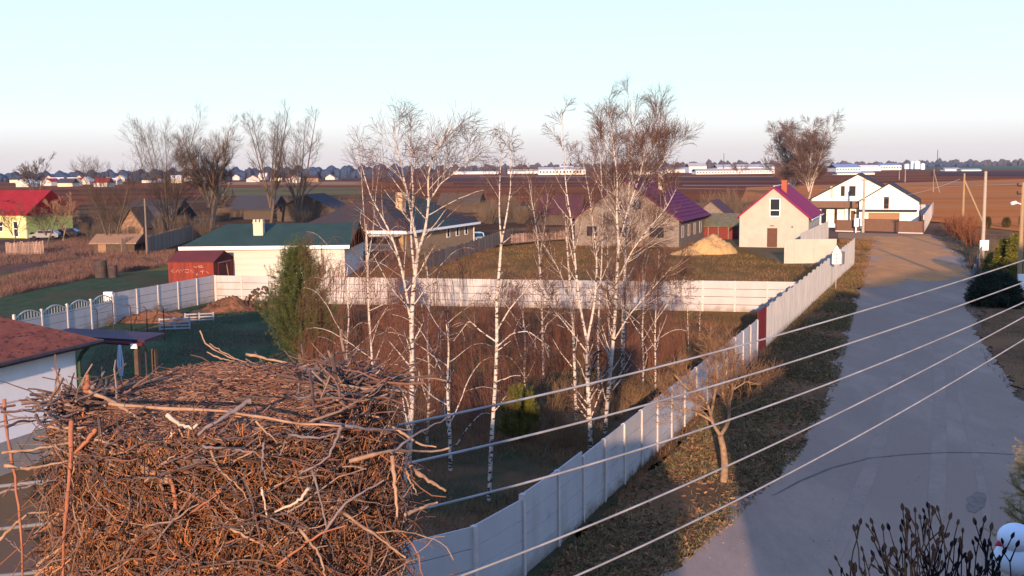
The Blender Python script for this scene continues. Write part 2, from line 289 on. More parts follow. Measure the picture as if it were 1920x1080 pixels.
# ------------------------------------------------------------------ fences
CP_G = 'panels of the concrete fences'
def run_fence(root, pts, h=2.0, post=True, rows=4, kinds=None, proud=.03):
    """pts: post foot positions; between two of them one bay of stacked concrete boards"""
    for i in range(len(pts)-1):
        a, b = Vector(pts[i]), Vector(pts[i+1]); L = (b-a).length; an = math.atan2(b.y-a.y, b.x-a.x)
        mb = MB(); hh = h[i] if isinstance(h, list) else h
        for k in range(rows):
            z0 = k*hh/rows; z1 = (k+1)*hh/rows-(.032 if k < rows-1 else 0)
            if kinds and kinds[i] == 'arch' and k == rows-1: 
                n = 9
                mb.prism([(.06, z0), (L-.06, z0), (L-.06, z0+.1), (.06, z0+.1)], -.02, .02)
                for j in range(n):
                    x = .1+(L-.25)*j/(n-1); zz = z0+.1+.12+.3*math.sin(math.pi*j/(n-1)); mb.box(x, -.015, z0+.1, x+.06, .015, zz)
                arc = [(.08+(L-.16)*j/12, z0+.2+.34*math.sin(math.pi*j/12)) for j in range(13)]
                for (p, q) in zip(arc, arc[1:]):
                    mb.add([(p[0],-.03,p[1]),(q[0],-.03,q[1]),(q[0],-.03,q[1]+.07),(p[0],-.03,p[1]+.07),(p[0],.03,p[1]),(q[0],.03,q[1]),(q[0],.03,q[1]+.07),(p[0],.03,p[1]+.07)],
                           [(0,1,2,3),(7,6,5,4),(0,4,5,1),(1,5,6,2),(2,6,7,3),(3,7,4,0)])
            else:
                zz = z1
                mb.box(.04, -.022, z0, L-.04, .022, zz)
        o = mb.build('panel', M['concrete'], root, tuple(a), an)
    if post:
        for i, p in enumerate(pts):
            a = Vector(pts[max(i-1, 0)]); b = Vector(pts[min(i+1, len(pts)-1)]); an = math.atan2(b.y-a.y, b.x-a.x)
            hh = (h[min(i, len(pts)-2)] if isinstance(h, list) else h)
            mb = MB(); mb.box(-.06, -.07, 0, .06, .07, hh-.01); mb.add([(-.06,-.07,hh-.01),(.06,-.07,hh-.01),(.06,.07,hh-.01),(-.06,.07,hh-.01),(0,0,hh+.03)], [(0,1,4),(1,2,4),(2,3,4),(3,0,4)])
            mb.build('post', M['concrete_post'], root, tuple(p), an)
near = [(-8.6,18.6,0),(-6.6,19.4,0),(-4.65,20.6,0),(-2.72,22.0,0),(-.91,23.3,0),(.2,25.2,0),(1.13,27.2,0)]
a = Vector((1.13,27.2,0)); b = Vector((12.75,55.0,0)); n = 15
far_pts = [tuple(a+(b-a)*i/n) for i in range(1, n+1)]
f = thing('concrete_fence', 'long pale concrete panel fence running beside the gravel road from the bottom edge', 'fence')
hs = [1.95, 1.95, 1.95, 1.97, 1.99, 2.12, 2.12, 1.98]+[1.98]*30
run_fence(f, near+far_pts, hs)
# oxblood gate leaf in the fence line
dirf = Vector((math.sin(R(22.8)), math.cos(R(22.8)), 0)); ang = math.atan2(dirf.y, dirf.x)
M['oxblood'] = mat('oxblood_sheet', (.1, .016, .022), (.075, .014, .018), 5, .7)
def corr(L, z0, z1, pitch=.2, dep=.035, tops=None):
    mb = MB(); n = int(L/pitch*4); xs = [i*pitch/4 for i in range(n+1)]; ys = [dep if (i % 4) in (1, 2) else 0 for i in range(n+1)]
    V = []; 
    for i, (x, y) in enumerate(zip(xs, ys)):
        zt = z1 if tops is None else tops(x)
        V += [(x, y, z0), (x, y, zt), (x, y+.006, zt), (x, y+.006, z0)]
    Fc = [(4*i+k, 4*i+4+k, 4*i+4+(k+1) % 4, 4*i+(k+1) % 4) for i in range(n) for k in range(4)]+[(0, 1, 2, 3), (4*n+3, 4*n+2, 4*n+1, 4*n)]
    mb.add(V, Fc); return mb
gt = thing('metal_gate', 'dark red sheet metal gate leaf between the concrete fence and the corrugated fence', 'gate', (12.85, 55.25, 0), ang)
corr(2.35, .08, 2.35).build('sheet_panel', M['oxblood'], gt)
for x in (0, 2.4): mb = MB(); mb.box(x-.04, -.04, 0, x+.04, .03, 2.4); mb.build('post', M['oxblood'], gt)
M['corr'] = mat('grey_corrugated_sheet', (.42, .4, .38), (.3, .29, .28), 1.5, .7, 0, (4, 4, .4)); dirty(M['corr'], .6, (.24, .2, .17))
def stepped(x): return 2.15+.1*(math.floor(x/1.15)*1.15)/8 + .06*((x/1.15) % 1)
cf = thing('corrugated_fence', 'grey corrugated fence with a stepped top beside the road, past the dark red gate', 'fence', (13.85, 57.6, 0), ang)
Lc = 52.5
seg = 1.15; k = 0; x = 0
while x < Lc-.1:
    l = min(seg, Lc-x); zt = 2.25+.35*(x/Lc)+.1*(k % 2); mb = corr(l, .05, zt, .23); mb.build('sheet_panel', M['corr'], cf, (x, 0.006*(k % 2), 0)); x += seg; k += 1
# pale wall facing the camera at the end of that fence, second corrugated fence
M['slab'] = mat('pale_slab', (.44, .39, .33), (.38, .34, .29), .8, .85, 0)
e0 = G(1470, 494); e1 = G(1566, 494)
bw = thing('slab_fence', 'pale smooth slab fence facing the viewer in front of the beige garage', 'fence', (e0.x, e0.y, 0), 0)
Lw = 5.3
for i in range(4):
    mb = MB(); x0 = (0, .28, 1.05, 3.0)[i]; x1 = (.27, 1.04, 2.99, Lw)[i]; mb.box(x0, -.03-.004*(i % 2), .06, x1, .03, 2.45-.05*(i == 0)); mb.build('slab', M['slab'], bw)
mb = MB(); mb.box(0, -.05, 0, Lw, .05, .06); mb.build('footing', M['concrete_post'], bw)
c2a = Vector((32.2, 118.5, 0)); c2 = thing('corrugated_fence', 'grey corrugated fence behind the slab fence, right of the beige garage', 'fence', tuple(c2a), ang)
mb = corr(26.5, .1, 2.4, .35, .06); mb.build('sheet_panel', M['corr'], c2)
mb = MB(); mb.box(26.4, -.05, 0, 26.55, .1, 2.6); mb.build('post', M['corr'], c2)
# far cross fence (72 m) and the left one
fp = [G(409, 566), G(640, 575)]; 
A0 = Vector((-22.6, 81.0, 0)); A1 = Vector((19.4, 71.3, 0)); n = 20
ff = thing('concrete_fence', 'sunlit cream concrete fence crossing behind the birches', 'fence')
run_fence(ff, [tuple(A0+(A1-A0)*i/n) for i in range(n+1)], [2.05]*16+[2.15]*4)
B0 = G(216, 607); B1 = Vector((-22.75, 81.1, 0)); n = 5
lf = thing('concrete_fence', 'plain grey concrete fence left of the rusty red shed corner', 'fence')
run_fence(lf, [tuple(B0+(B1-B0)*i/n) for i in range(n+1)], 2.05)
D1 = G(214, 609); D0 = G(30, 655); n = 4
da = thing('concrete_fence', 'concrete fence with arched railing tops beyond the brown hip roof', 'fence')
run_fence(da, [tuple(D0+(D1-D0)*i/n) for i in range(n+1)], 2.0, True, 4, ['arch']*4)
bx = MB(); bx.box(-.35, -.15, 1.55, .2, .15, 2.15); bx.build('x', M['white_plastic'])
o = bpy.data.objects['x']; o.name = 'meter_box'; o.location = B0+Vector((-.2, -.2, 0)); tag(o, 'small white box fixed on the post where the arched fence meets the plain one', 'box')
# wire mesh fence & poles
M['wiremesh'] = mat('grey_wire', (.2, .17, .15), None)
def picket(name, label, a, b, h, m, sp=.16, wd=.11, cat='fence', jit=.12, group=None):
    a = Vector(a); b = Vector(b); L = (b-a).length; an = math.atan2(b.y-a.y, b.x-a.x)
    t = thing(name, label, cat, tuple(a), an, group); mb = MB(); x = 0
    while x < L:
        hh = h+random.uniform(-jit, jit); mb.box(x, -.015, .05, x+wd, .015, hh); x += sp*random.uniform(.95, 1.15)
    mb.build('plank_panel', m, t); r = MB()
    for z in (.35, h-.4): r.box(0, .02, z, L, .07, z+.08)
    r.build('rail', m, t); k = int(L/2.5)
    for i in range(k+1): p = MB(); p.box(L*i/max(k, 1)-.05, .071, 0, L*i/max(k, 1)+.05, .17, h); p.build('post', m, t)
    return t
M['planks_pink'] = mat('pinkish_plank', (.34, .22, .17), (.22, .15, .12), 3, .9, .2, (6, 6, .6), island=.3)
picket('plank_fence', 'low weathered plank fence in front of the yellow and green house', G(12,479), G(82,477), 1.6, M['planks_pink'])
picket('plank_fence', 'grey plank fence between the wooden sheds and the green roofed building', G(230,477), G(268,473), 2.0, M['wood'])
picket('plank_fence', 'greyish plank fence behind the bare thicket left of the green roof', G(277,480), G(362,452), 2.3, M['wood'], .2, .18)
picket('plank_fence', 'grey plank fence beside the parked pale car', G(800,507), G(962,452), 1.7, M['wood'], .35, .3)
picket('plank_fence', 'low dark plank fence crossing behind the second birch', G(960,458), G(1068,450), 1.3, M['planks_pink'], .3, .22)
M['bluewood'] = mat('blue_grey_slat', (.16, .17, .18), (.1, .1, .11), 3, .85, island=.3)
picket('slat_fence', 'worn blue grey slat fence under the utility pole right of the road', G(1826,535), G(1846,470), 1.3, M['bluewood'], .3, .14, jit=.2)
# ------------------------------------------------------------------ buildings
def wall_mat(n, c, c2, **k): return mat(n, c, c2, 1.2, .88, .05, **k)
def building(name, label, cat, corner, rot, W, L, eave, ridge, wm, rm, ov=.45, axis='y', hipL=0, hipR=0, th=.16, zb=0, rs=None, apex=.5):
    """corner: front left foot; x to the right, y away. axis y: gable in front"""
    o = thing(name, label, cat, (corner[0], corner[1], 0), -R(rot)); b = MB()
    if axis == 'h':
        b.box(0, 0, zb, W, L, eave); b.build('wall', wm, o); s = (ridge-eave)/(W/2); e = eave-s*ov+.05; zr = ridge+.05; hp = W*.45
        V = [(-ov,-ov,e),(W+ov,-ov,e),(W+ov,L+ov,e),(-ov,L+ov,e),(W/2,hp,zr),(W/2,L-hp,zr)]; V2 = [(x,y,z-th) for x,y,z in V]
        r = MB(); r.add(V+V2, [(0,1,4),(1,2,5,4),(2,3,5),(3,0,4,5),(6,10,7),(7,10,11,8),(8,11,9),(9,11,10,6),(0,6,7,1),(1,7,8,2),(2,8,9,3),(3,9,6,0)]); r.build('roof', rm, o)
    elif axis == 'y':
        b.prism([(0, zb), (W, zb), (W, eave), (W*apex, ridge), (0, eave)], 0, L); b.build('wall', wm, o)
        s = (ridge-eave)/(W*apex); dz = .03; s2 = (ridge-eave)/(W*(1-apex))
        r = MB(); r.slab([(-ov, -ov, eave-s*ov+th+dz), (W*apex, -ov, ridge+th+dz), (W*apex, L+ov, ridge+th+dz), (-ov, L+ov, eave-s*ov+th+dz)], th)
        r.build('roof', rm, o)
        r = MB(); r.slab([(W*apex, -ov, ridge+th+dz), (W+ov, -ov, eave-s2*ov+th+dz), (W+ov, L+ov, eave-s2*ov+th+dz), (W*apex, L+ov, ridge+th+dz)], th)
        r.build('roof', rs or rm, o)
    else:
        b.add([(0,0,zb),(W,0,zb),(W,L,zb),(0,L,zb),(0,0,eave),(W,0,eave),(W,L,eave),(0,L,eave)], [(0,1,5,4),(1,2,6,5),(2,3,7,6),(3,0,4,7),(4,5,6,7)])
        if not hipL: b.add([(0.01,.01,eave),(.01,L/2,ridge),(.01,L-.01,eave)], [(0,1,2)])
        if not hipR: b.add([(W-.01,.01,eave),(W-.01,L/2,ridge),(W-.01,L-.01,eave)], [(0,1,2)])
        b.build('wall', wm, o)
        s = (ridge-eave)/(L/2); e = eave-s*ov+.05; rl_, rr_ = (hipL or -ov), (W-hipR if hipR else W+ov); zr = ridge+.05
        V = [(-ov,-ov,e),(W+ov,-ov,e),(W+ov,L+ov,e),(-ov,L+ov,e),(rl_,L/2,zr),(rr_,L/2,zr)]; V2 = [(x,y,z-th) for x,y,z in V]
        r = MB(); r.add(V+V2, [(0,1,5,4),(1,2,5),(2,3,4,5),(3,0,4),(6,10,11,7),(7,11,8),(8,11,10,9),(9,10,6),(0,6,7,1),(1,7,8,2),(2,8,9,3),(3,9,6,0)]); r.build('roof', rm, o)
    return o
def opening(o, face, x, z, w_, h_, fm=None, gm=None, name='window', y=0, mull=0, fr=.09, trans=0):
    """frame proud of the wall, pane inside. face: 'f' front (y=0 plane), 'r' right wall (x=y param), 'l' left wall"""
    fm = fm or M['white_plastic']; gm = gm or M['glass']
    f = MB(); p = MB()
    f.box(x, -.05, z, x+fr, .02, z+h_); f.box(x+w_-fr, -.05, z, x+w_, .02, z+h_); f.box(x+fr, -.05, z, x+w_-fr, .02, z+fr); f.box(x+fr, -.05, z+h_-fr, x+w_-fr, .02, z+h_)
    for k in range(mull): xx = x+w_*(k+1)/(mull+1); f.box(xx-.03, -.045, z+fr, xx+.03, .02, z+h_-fr)
    if trans: f.box(x+fr, -.045, z+h_*trans, x+w_-fr, .02, z+h_*trans+.09)
    p.box(x+fr, -.025, z+fr, x+w_-fr, .02, z+h_-fr)
    fo = f.build(name, fm, o); po = p.build('pane' if name == 'window' else 'leaf', gm, fo)
    if face == 'r': fo.rotation_euler.z = R(90); fo.location = (y, 0, 0)
    elif face == 'l': fo.rotation_euler.z = R(-90); fo.location = (y, 0, 0)
    else: fo.location = (0, y, 0)
    return fo
# beige garage with purple roof
M['beige'] = wall_mat('beige_render', (.41, .375, .315), (.36, .33, .28))
M['purple'] = mat('magenta_roof_sheet', (.24, .018, .08), (.2, .016, .065), 1, .75, spec=.08)
M['brown_door'] = mat('brown_door', (.11, .05, .035), (.09, .045, .03), 3, .6)
c = G(1386, 463)
o = building('garage_building', 'beige gabled garage with a magenta roof and an upper window', 'garage', (c.x, c.y), 21, 8.2, 15, 3.75, 7.2, M['beige'], M['purple'], .4)
opening(o, 'f', 3.6, 3.75, 1.25, 2.2, trans=.33); opening(o, 'f', 3.35, .05, 1.2, 2.3, M['brown_door'], M['brown_door'], 'door')
mb = MB(); mb.box(6.2, -.03, 2.45, 6.38, .01, 2.6); mb.build('vent', M['metal_dark'], o)
mb = MB(); mb.box(3.7, -.12, 2.6, 4.15, .01, 2.68); mb.build('lamp', M['metal_dark'], o)
M['redbrick'] = mat('red_brick', (.34, .1, .055), (.26, .08, .045), 6, .9)
mb = MB(); mb.box(4.55, 3.2, 6.2, 5.2, 3.9, 8.0); mb.box(4.5, 3.15, 8.0, 5.25, 3.95, 8.1); mb.build('chimney', M['redbrick'], o)
M['gutter'] = mat('pale_gutter', (.6, .6, .62), None, rough=.5)
mb = MB(); mb.tube([(8.65, -.4, 3.42), (8.65, 15.4, 3.42)], .08, 6); mb.build('gutter', M['gutter'], o)
mb = MB(); mb.tube([(4.1, -.35, 7.44), (4.1, 15.3, 7.44)], .07, 6); mb.build('ridge_cap', M['gutter'], o)
# block house with purple metal tile roof
M['block'] = mat('pale_block_wall', (.22, .175, .145), (.14, .115, .1), 2.5, .95, .5, (1, 1, 2.2))
M['purpleribs'] = mat('purple_tile', (.12, .022, .075), (.09, .018, .055), 2, .75, spec=.08)
c = G(1078, 461)
o = building('block_house', 'large pale block house with a purple metal tile roof behind the birch crowns', 'house', (c.x, c.y), 21.5, 13.4, 17, 3.5, 8.2, M['block'], M['purpleribs'], .6)
for k in range(13):
    t0 = (k+.3)/13.3; x = 6.7+t0*7.2; z = 8.2-(x-6.7)*4.7/6.7+.215
    mb = MB(); mb.box(x-.04, -.55, z-.04, x+.05, 17.5, z+.05); mb.build('roof_rib', M['purpleribs'], o)
for k in range(4): opening(o, 'r', 1.5+k*3.6, 1.1, 1.1, 1.5, M['concrete_post'], y=13.4)
for k, (x, z, ww, hh) in enumerate([(1.5,1.2,1.5,1.4),(5.8,1.1,1.5,1.4),(9.6,1.1,2.0,1.4),(5.2,4.6,1.1,1.3),(7.6,4.6,1.1,1.3)]): opening(o, 'f', x, z, ww, hh, M['block'])
mb = MB(); mb.box(8.6, 9, 6.5, 9.3, 9.7, 9.0); mb.build('chimney', M['concrete_post'], o)
mb = MB(); mb.box(0, -.06, 3.45, 13.4, -.01, 3.6); mb.build('band_course', M['block'], o)
# second small gable behind it
c = G(1303, 428); M['purpledull'] = mat('dull_maroon_roof', (.08, .03, .035), (.06, .025, .03), 2, .7)
o = building('outbuilding', 'small gabled outbuilding with a dull maroon roof behind the block house', 'shed', (c.x, c.y), 21, 5, 7, 2.2, 4.3, M['block'], M['purpledull'], .3)
# grey roofed shed with red boards
M['redboard'] = mat('dark_red_board', (.17, .035, .03), (.12, .03, .025), 4, .85, 0, (4, 4, .5)); M['greyroof'] = mat('lichen_grey_roof', (.13, .12, .075), (.09, .085, .06), 2, .9)
c = G(1308, 449)
o = building('wooden_shed', 'low shed with a lichen grey roof and dark red boards beside the sand pile', 'shed', (c.x, c.y), 4, 5.6, 4.6, 2.0, 3.4, M['redboard'], M['greyroof'], .3, 'x')
for k in range(5): mb = MB(); mb.box(k*1.35, -.06, .0, k*1.35+.12, -.005, 1.95); mb.build('post', M['wood'], o)
# white house at the end
M['offwhite'] = wall_mat('white_render', (.82, .8, .7), (.76, .74, .66)); M['slate'] = mat('dark_slate_roof', (.03, .025, .035), (.045, .04, .05), 3, .8, spec=.08)
M['brown'] = mat('brown_sheet', (.15, .085, .06), (.13, .075, .05), 2, .55); M['garage_door'] = mat('brown_garage_door', (.3, .16, .09), (.26, .14, .08), 1, .6, 0, (.2, .2, 6))
p1 = G(1603, 429)
o = building('white_house', 'white two-gabled house with a slate roof and brown garage door at the road end', 'house', (p1.x+.6, p1.y), 20.5, 8.6, 16, 4.2, 6.9, M['offwhite'], M['slate'], .35)
opening(o, 'f', 3.55, 3.1, .75, 1.85, M['brown_door'], trans=.3)
mb = MB(); mb.box(1.35, -.06, 0, 5.9, -.005, 2.5); mb.build('garage_door', M['garage_door'], o)
mb = MB(); mb.box(-.2, -.9, 2.75, 8.4, -.01, 3.0); mb.build('awning', M['slate'], o)
mb = MB(); mb.box(-9.2, 5, 0, 5.2, 5.3, 4.5); 
wb = MB(); wb.prism([(-7.4, 0), (6.6, 0), (6.6, 4.5), (-.4, 8.3), (-7.4, 4.5)], 3.2, 15); wb.build('wall', M['offwhite'], o)
for sgn in (-1, 1):
    r = MB(); xe = -.4+sgn*7.5; q = [(xe, 2.7, 4.45), (-.4, 2.7, 8.52), (-.4, 15.4, 8.52), (xe, 15.4, 4.45)]
    r.slab(q, .16); r.build('roof', M['slate'], o)
for x, ww in ((-3.0, .62), (-1.75, 1.0)): opening(o, 'f', x, 4.95, ww, 1.6, M['brown_door'], y=3.2)
mb = MB(); mb.box(-4.6, 3.14, 4.6, -4.15, 3.2, 6.5); mb.build('niche', M['concrete_post'], o)
mb = MB(); mb.box(-8.6, 1.1, 3.2, -.02, 3.19, 4.2); mb.build('porch_roof', M['brown'], o)
for x, ww in ((-5.9, .8), (-3.9, .45)): opening(o, 'f', x, .6, ww, 2.3, M['brown_door'], y=3.2)
mb = MB(); mb.box(-2.3, 2.6, 0, -.4, 3.19, 3.2); mb.build('porch_bay', M['offwhite'], o)
mb = MB(); mb.box(-1.35, 2.53, .8, -.75, 2.59, 2.7); mb.build('window', M['brown_door'], o)
mb = MB(); mb.tube([(8.85, -.1, 4.2), (8.85, -.1, .1)], .06, 6); mb.build('downpipe', M['slate'], o)
# its street front: brown gate and sheet fences
q0 = G(1567, 434); q1 = G(1731, 438.5); L = (q1-q0).length; an = math.atan2(q1.y-q0.y, q1.x-q0.x)
t = thing('street_fence', 'low brown sheet fence and sliding gate in front of the white house', 'fence', tuple(q0), an)
for nm, f0, f1, hh in (('sheet_panel', 0, .27, 1.75), ('gate_leaf', .345, .713, 2.0), ('sheet_panel', .727, .995, 1.8)):
    mb = MB(); mb.box(L*f0, -.03, .18, L*f1, .03, hh); fo = mb.build(nm, M['brown'], t)
for f0 in (0, .275, .338, .72, 1.0): mb = MB(); mb.box(L*f0-.1, -.08, 0, L*f0+.1, .08, 2.0); mb.build('post', M['brown_door'], t)
mb = MB(); mb.box(0, -.1, 0, L*.335, .1, .17); mb.box(L*.725, -.1, 0, L, .1, .17); mb.build('footing', M['concrete_post'], t)
q2 = q1+dirf*52; 
t = thing('concrete_fence', 'pale fence running back along the right side of the white house', 'fence')
run_fence(t, [tuple(q1+(q2-q1)*i/12) for i in range(13)], 2.7, rows=4)
t = thing('concrete_fence', 'cream fence closing the yard behind the white house', 'fence'); q3 = q2+Vector((-16, 5, 0))
run_fence(t, [tuple(q2+(q3-q2)*i/6) for i in range(7)], 2.3)
# green roofed white building
M['siding'] = mat('cream_siding', (.5, .48, .44), (.42, .41, .37), .5, .7, 0, (.2, .2, 12)); M['greenroof'] = mat('green_felt_roof', (.028, .052, .045), (.037, .066, .057), .6, .85, .1, spec=.04)
c = PD(350, 470, 98.5)
o = building('long_building', 'long cream sided building with a dark green roof and small chimney', 'building', (c.x, c.y), 0, 14.6, 12.5, 3.1, 4.75, M['siding'], M['greenroof'], .55, 'x', hipL=2.2, th=.28)
mb = MB(); mb.box(-.57, -.6, 2.74, 15.17, -.56, 3.06); mb.build('fascia', M['white_plastic'], o)
for k in range(18): mb = MB(); mb.box(0, -.028, .14+k*.145, 14.6, -.004, .26+k*.145); mb.build('siding_board', M['siding'], o)
M['creambrick'] = mat('cream_brick', (.6, .5, .36), (.5, .42, .3), 7, .9)
mb = MB(); mb.box(5.6, 2.6, 3.5, 6.5, 3.4, 5.0); mb.box(5.55, 2.55, 5.0, 6.55, 3.45, 5.1); ch = mb.build('chimney', M['creambrick'], o)
mb = MB()
for x in (5.6, 5.95, 6.3): mb.box(x, 2.6, 5.1, x+.2, 3.4, 5.35)
mb.build('chimney_cap', M['creambrick'], ch)
# second building to the right with balcony
M['tanwall'] = mat('tan_board_wall', (.34, .23, .13), (.24, .16, .1), 3, .9, 0, (4, 4, .5)); M['plumroof'] = mat('dark_plum_roof', (.05, .035, .042), (.035, .045, .048), .12, .85, c3=(.03, .055, .052), s3=.05, spec=.03)
cc = G(757, 484); ro = 20
o = building('hip_roof_house', 'wide house with a dark hip roof and a cream balcony behind the largest birch', 'house', (cc.x-13.5*math.cos(R(ro)), cc.y+13.5*math.sin(R(ro))), ro, 13.5, 21, 3.3, 7.0, M['tanwall'], M['plumroof'], .7, 'h')
mb = MB(); mb.box(-.7, -.78, 2.75, 14.2, -.72, 3.1); mb.build('fascia', M['white_plastic'], o)
mb = MB(); mb.box(14.16, -.7, 2.72, 14.26, 21.7, 3.0); mb.build('fascia', M['white_plastic'], o)
M['cream'] = wall_mat('cream_render', (.6, .52, .36), (.5, .42, .3))
mb = MB(); mb.box(7.9, -2.2, 0, 8.15, -1.95, 2.7); mb.box(12.9, -2.2, 0, 13.15, -1.95, 2.7); mb.box(7.9, -2.2, .95, 13.15, -2.05, 1.1); mb.box(7.9, -2.25, 1.5, 13.15, -2.15, 1.75)
for k in range(18): mb.box(8.2+k*.27, -2.2, 1.1, 8.28+k*.27, -2.12, 1.5)
mb.build('balcony', M['cream'], o)
mb = MB(); mb.box(7.6, -2.6, 2.5, 13.4, -.01, 2.7); mb.build('balcony_roof', M['cream'], o)
for x in (8.6, 10.9): opening(o, 'f', x, .9, 1.7, 1.5)
for k in range(3): opening(o, 'r', 12.2+k*2.9, 1.5, 1.0, 1.2, y=13.5)
mb = MB(); mb.tube([(13.7, 20.6, 3.0), (13.7, 20.6, .1)], .09, 6); mb.build('downpipe', M['cream'], o)
M['paintedbrick'] = mat('orange_cream_brick', (.5, .3, .16), (.42, .36, .26), 5, .9)
mb = MB(); mb.box(9.7, 6, 4.8, 10.6, 6.9, 7.2); mb.build('chimney', M['paintedbrick'], o)
# yellow green house
M['lime'] = wall_mat('lime_green_render', (.34, .4, .13), (.3, .36, .12)); M['yellow'] = wall_mat('yellow_render', (.66, .58, .27), (.58, .5, .24)); M['redroof'] = mat('red_roof_sheet', (.26, .02, .025), (.2, .015, .02), 1, .8, spec=.08)
cy = G(52, 447); ro = 20; ca, sa = math.cos(R(ro)), math.sin(R(ro))
W = 24; Lh = 9.6
o = building('gabled_house', 'lime green and yellow house with a bright red roof at the left edge', 'house', (cy.x-W*ca, cy.y+W*sa), ro, W, Lh, 4.0, 7.2, M['lime'], M['redroof'], .55, 'x')
mb = MB(); mb.box(0, -.05, .1, W-.05, -.005, 3.75); mb.build('front_wall', M['yellow'], o)
for x in (W-2.6, W-5.6, W-8.4): opening(o, 'f', x, .2 if x > W-3 else 1, .95, 2.4 if x > W-3 else 1.5, y=-.05, trans=.5)
opening(o, 'r', 5.2, 4.2, 1.0, 1.4, y=W)
for x in (0, W-.3): mb = MB(); mb.box(x, -.12, 0, x+.25, -.06, 3.7); mb.build('corner_trim', M['cream'], o)
mb = MB(); mb.box(W-4.6, .3, 5.6, W-3.9, .9, 5.75); mb.build('roof_window', M['glass'], o)
c = G(8, 440)
# dark grey roofs among the trees on the left
M['bluegrey'] = mat('blue_grey_roof', (.045, .05, .06), (.05, .042, .048), .5, .85, spec=.03)
def simple(label, px, py, ro, W_, L_, e, rg, wm, rm, axis='x', group=None, name='house', cat='house'):
    c = G(px, py); return building(name, label, cat, (c.x, c.y), ro, W_, L_, e, rg, wm, rm, .4, axis)
M['darkwood'] = mat('dark_board', (.09, .065, .05), (.06, .045, .035), 3, .9)
simple('low dark house with a blue grey roof among the bare trees on the left', 236, 430, 8, 8.5, 9, 2.2, 5.0, M['darkwood'], M['bluegrey'])
simple('dark roofed shed behind the long green roof, under the paired trees', 432, 413, 12, 9, 8, 2.4, 4.8, M['darkwood'], M['bluegrey'])
simple('dark gabled shed with a lean roof left of the green hip roof', 520, 417, 15, 12, 8, 2.4, 5.2, M['darkwood'], M['bluegrey'], 'y')
0 and simple('dark cottage with a maroon roof seen right of the hip roof house', 862, 436, 20, 7, 8, 2.6, 5.6, M['darkwood'], M['purpledull'], 'y')
simple('small brown cottage between the two left birches of the right clump', 1010, 424, 12, 7, 7, 2.4, 5.0, M['darkwood'], M['purpledull'], 'x')
simple('dark cottage with a dull brown roof beyond the hip roof house', 822, 400, 14, 9, 7, 2.2, 4.4, M['darkwood'], M['darkwood'], 'x')
# small tumbledown wooden sheds
M['oldplank'] = mat('old_orange_plank', (.32, .19, .12), (.17, .11, .08), 3, .95, .2, (5, 5, .6))
o = simple('weathered gabled wooden shed under the bare multi-stemmed tree', 228, 449, 12, 3.6, 4, 2.0, 4.6, M['oldplank'], M['darkwood'], 'y', name='wooden_shed', cat='shed')
mb = MB(); mb.box(1.2, -.05, .1, 2.3, -.005, 1.9); mb.build('door', M['darkwood'], o)
o = simple('collapsed low plank shed behind the dry meadow', 176, 476, 5, 5.2, 3.5, 1.5, 2.3, M['darkwood'], M['oldplank'], 'x', name='wooden_shed', cat='shed')
mb = MB(); mb.box(.6, -.05, .1, 1.6, -.005, 1.3); mb.build('door', M['oldplank'], o)
# rusty shed
M['rust'] = mat('rusty_red_sheet', (.22, .04, .026), (.15, .028, .02), 1.2, .8, .1, (3, 3, .4), c3=(.12, .03, .025), s3=.8); M['rustroof'] = mat('dull_red_roof', (.13, .03, .03), (.1, .028, .028), 1.5, .85)
cr = G(314, 533); ro = 8
o = building('metal_shed', 'rusty red metal shed with white scrawled paint and a low gable', 'shed', (cr.x, cr.y+.4), ro, 4.25, 4.6, 1.95, 2.75, M['rust'], M['rustroof'], .08, 'x', th=.05)
mb = MB(); mb.box(4.26, 1.0, .1, 4.3, 3.6, 1.85); mb.build('door', M['rustroof'], o)
mb = MB(); mb.tube([(4.34, .9, 1.8), (4.34, 3.7, 1.8)], .035, 4); mb.tube([(4.34, 2.6, 1.75), (4.34, 3.1, .1)], .04, 4); mb.build('door_bar', M['planks_pink'], o)
M['whitepaint'] = mat('white_scrawl', (.55, .38, .3), None)
strokes = [[(.2,1.1),(.35,1.3),(.5,1.1),(.35,.95),(.2,1.1)],[(.6,.95),(.8,1.3),(.95,.95)],[(1.0,.95),(1.0,1.35),(1.2,1.1),(1.4,1.35),(1.4,.95)],[(1.5,1.3),(1.85,1.3),(1.8,.95),(1.5,.95),(1.5,1.3)],[(1.95,1.2),(2.2,1.25),(2.0,1.05),(2.25,1.0)],[(2.3,1.5),(2.3,1.65),(2.55,1.5),(2.6,1.68)],[(2.7,1.68),(3.1,1.7)],[(2.75,1.55),(3.2,1.55)],[(2.9,1.1),(3.3,1.15)],[(3.1,1.12),(3.1,.85)],[(3.45,.85),(3.45,1.1),(3.7,.85),(3.7,1.1)],[(2.5,.75),(2.6,.85),(2.7,.72),(2.55,.66),(2.5,.75)]]
mb = MB()
for s_ in strokes: mb.tube([(x*1.0+.1, -.008, z*.8+.25) for x, z in s_], .016, 4)
mb.build('painted_lettering', M['whitepaint'], o)
mb = MB()
for s_ in [[(2.1,2.2),(2.3,2.45),(2.45,2.2)],[(2.6,2.25),(2.85,2.25)],[(3.0,2.2),(3.0,2.42),(3.2,2.42),(3.2,2.2)]]: mb.tube([(4.265, x-.6, z-.02) for x, z in s_], .025, 4)
mb.build('painted_lettering', M['whitepaint'], o)
M['tank'] = mat('blue_grey_tank', (.24, .26, .34), (.2, .22, .28), 2, .5)
ct = G(447, 522); mb = MB()
an_ = np.linspace(0, 2*np.pi, 17)[:-1]; rr_ = [(.62, 0), (.66, .1), (.66, 1.7), (.58, 1.95), (.3, 2.1), (0.02, 2.12)]
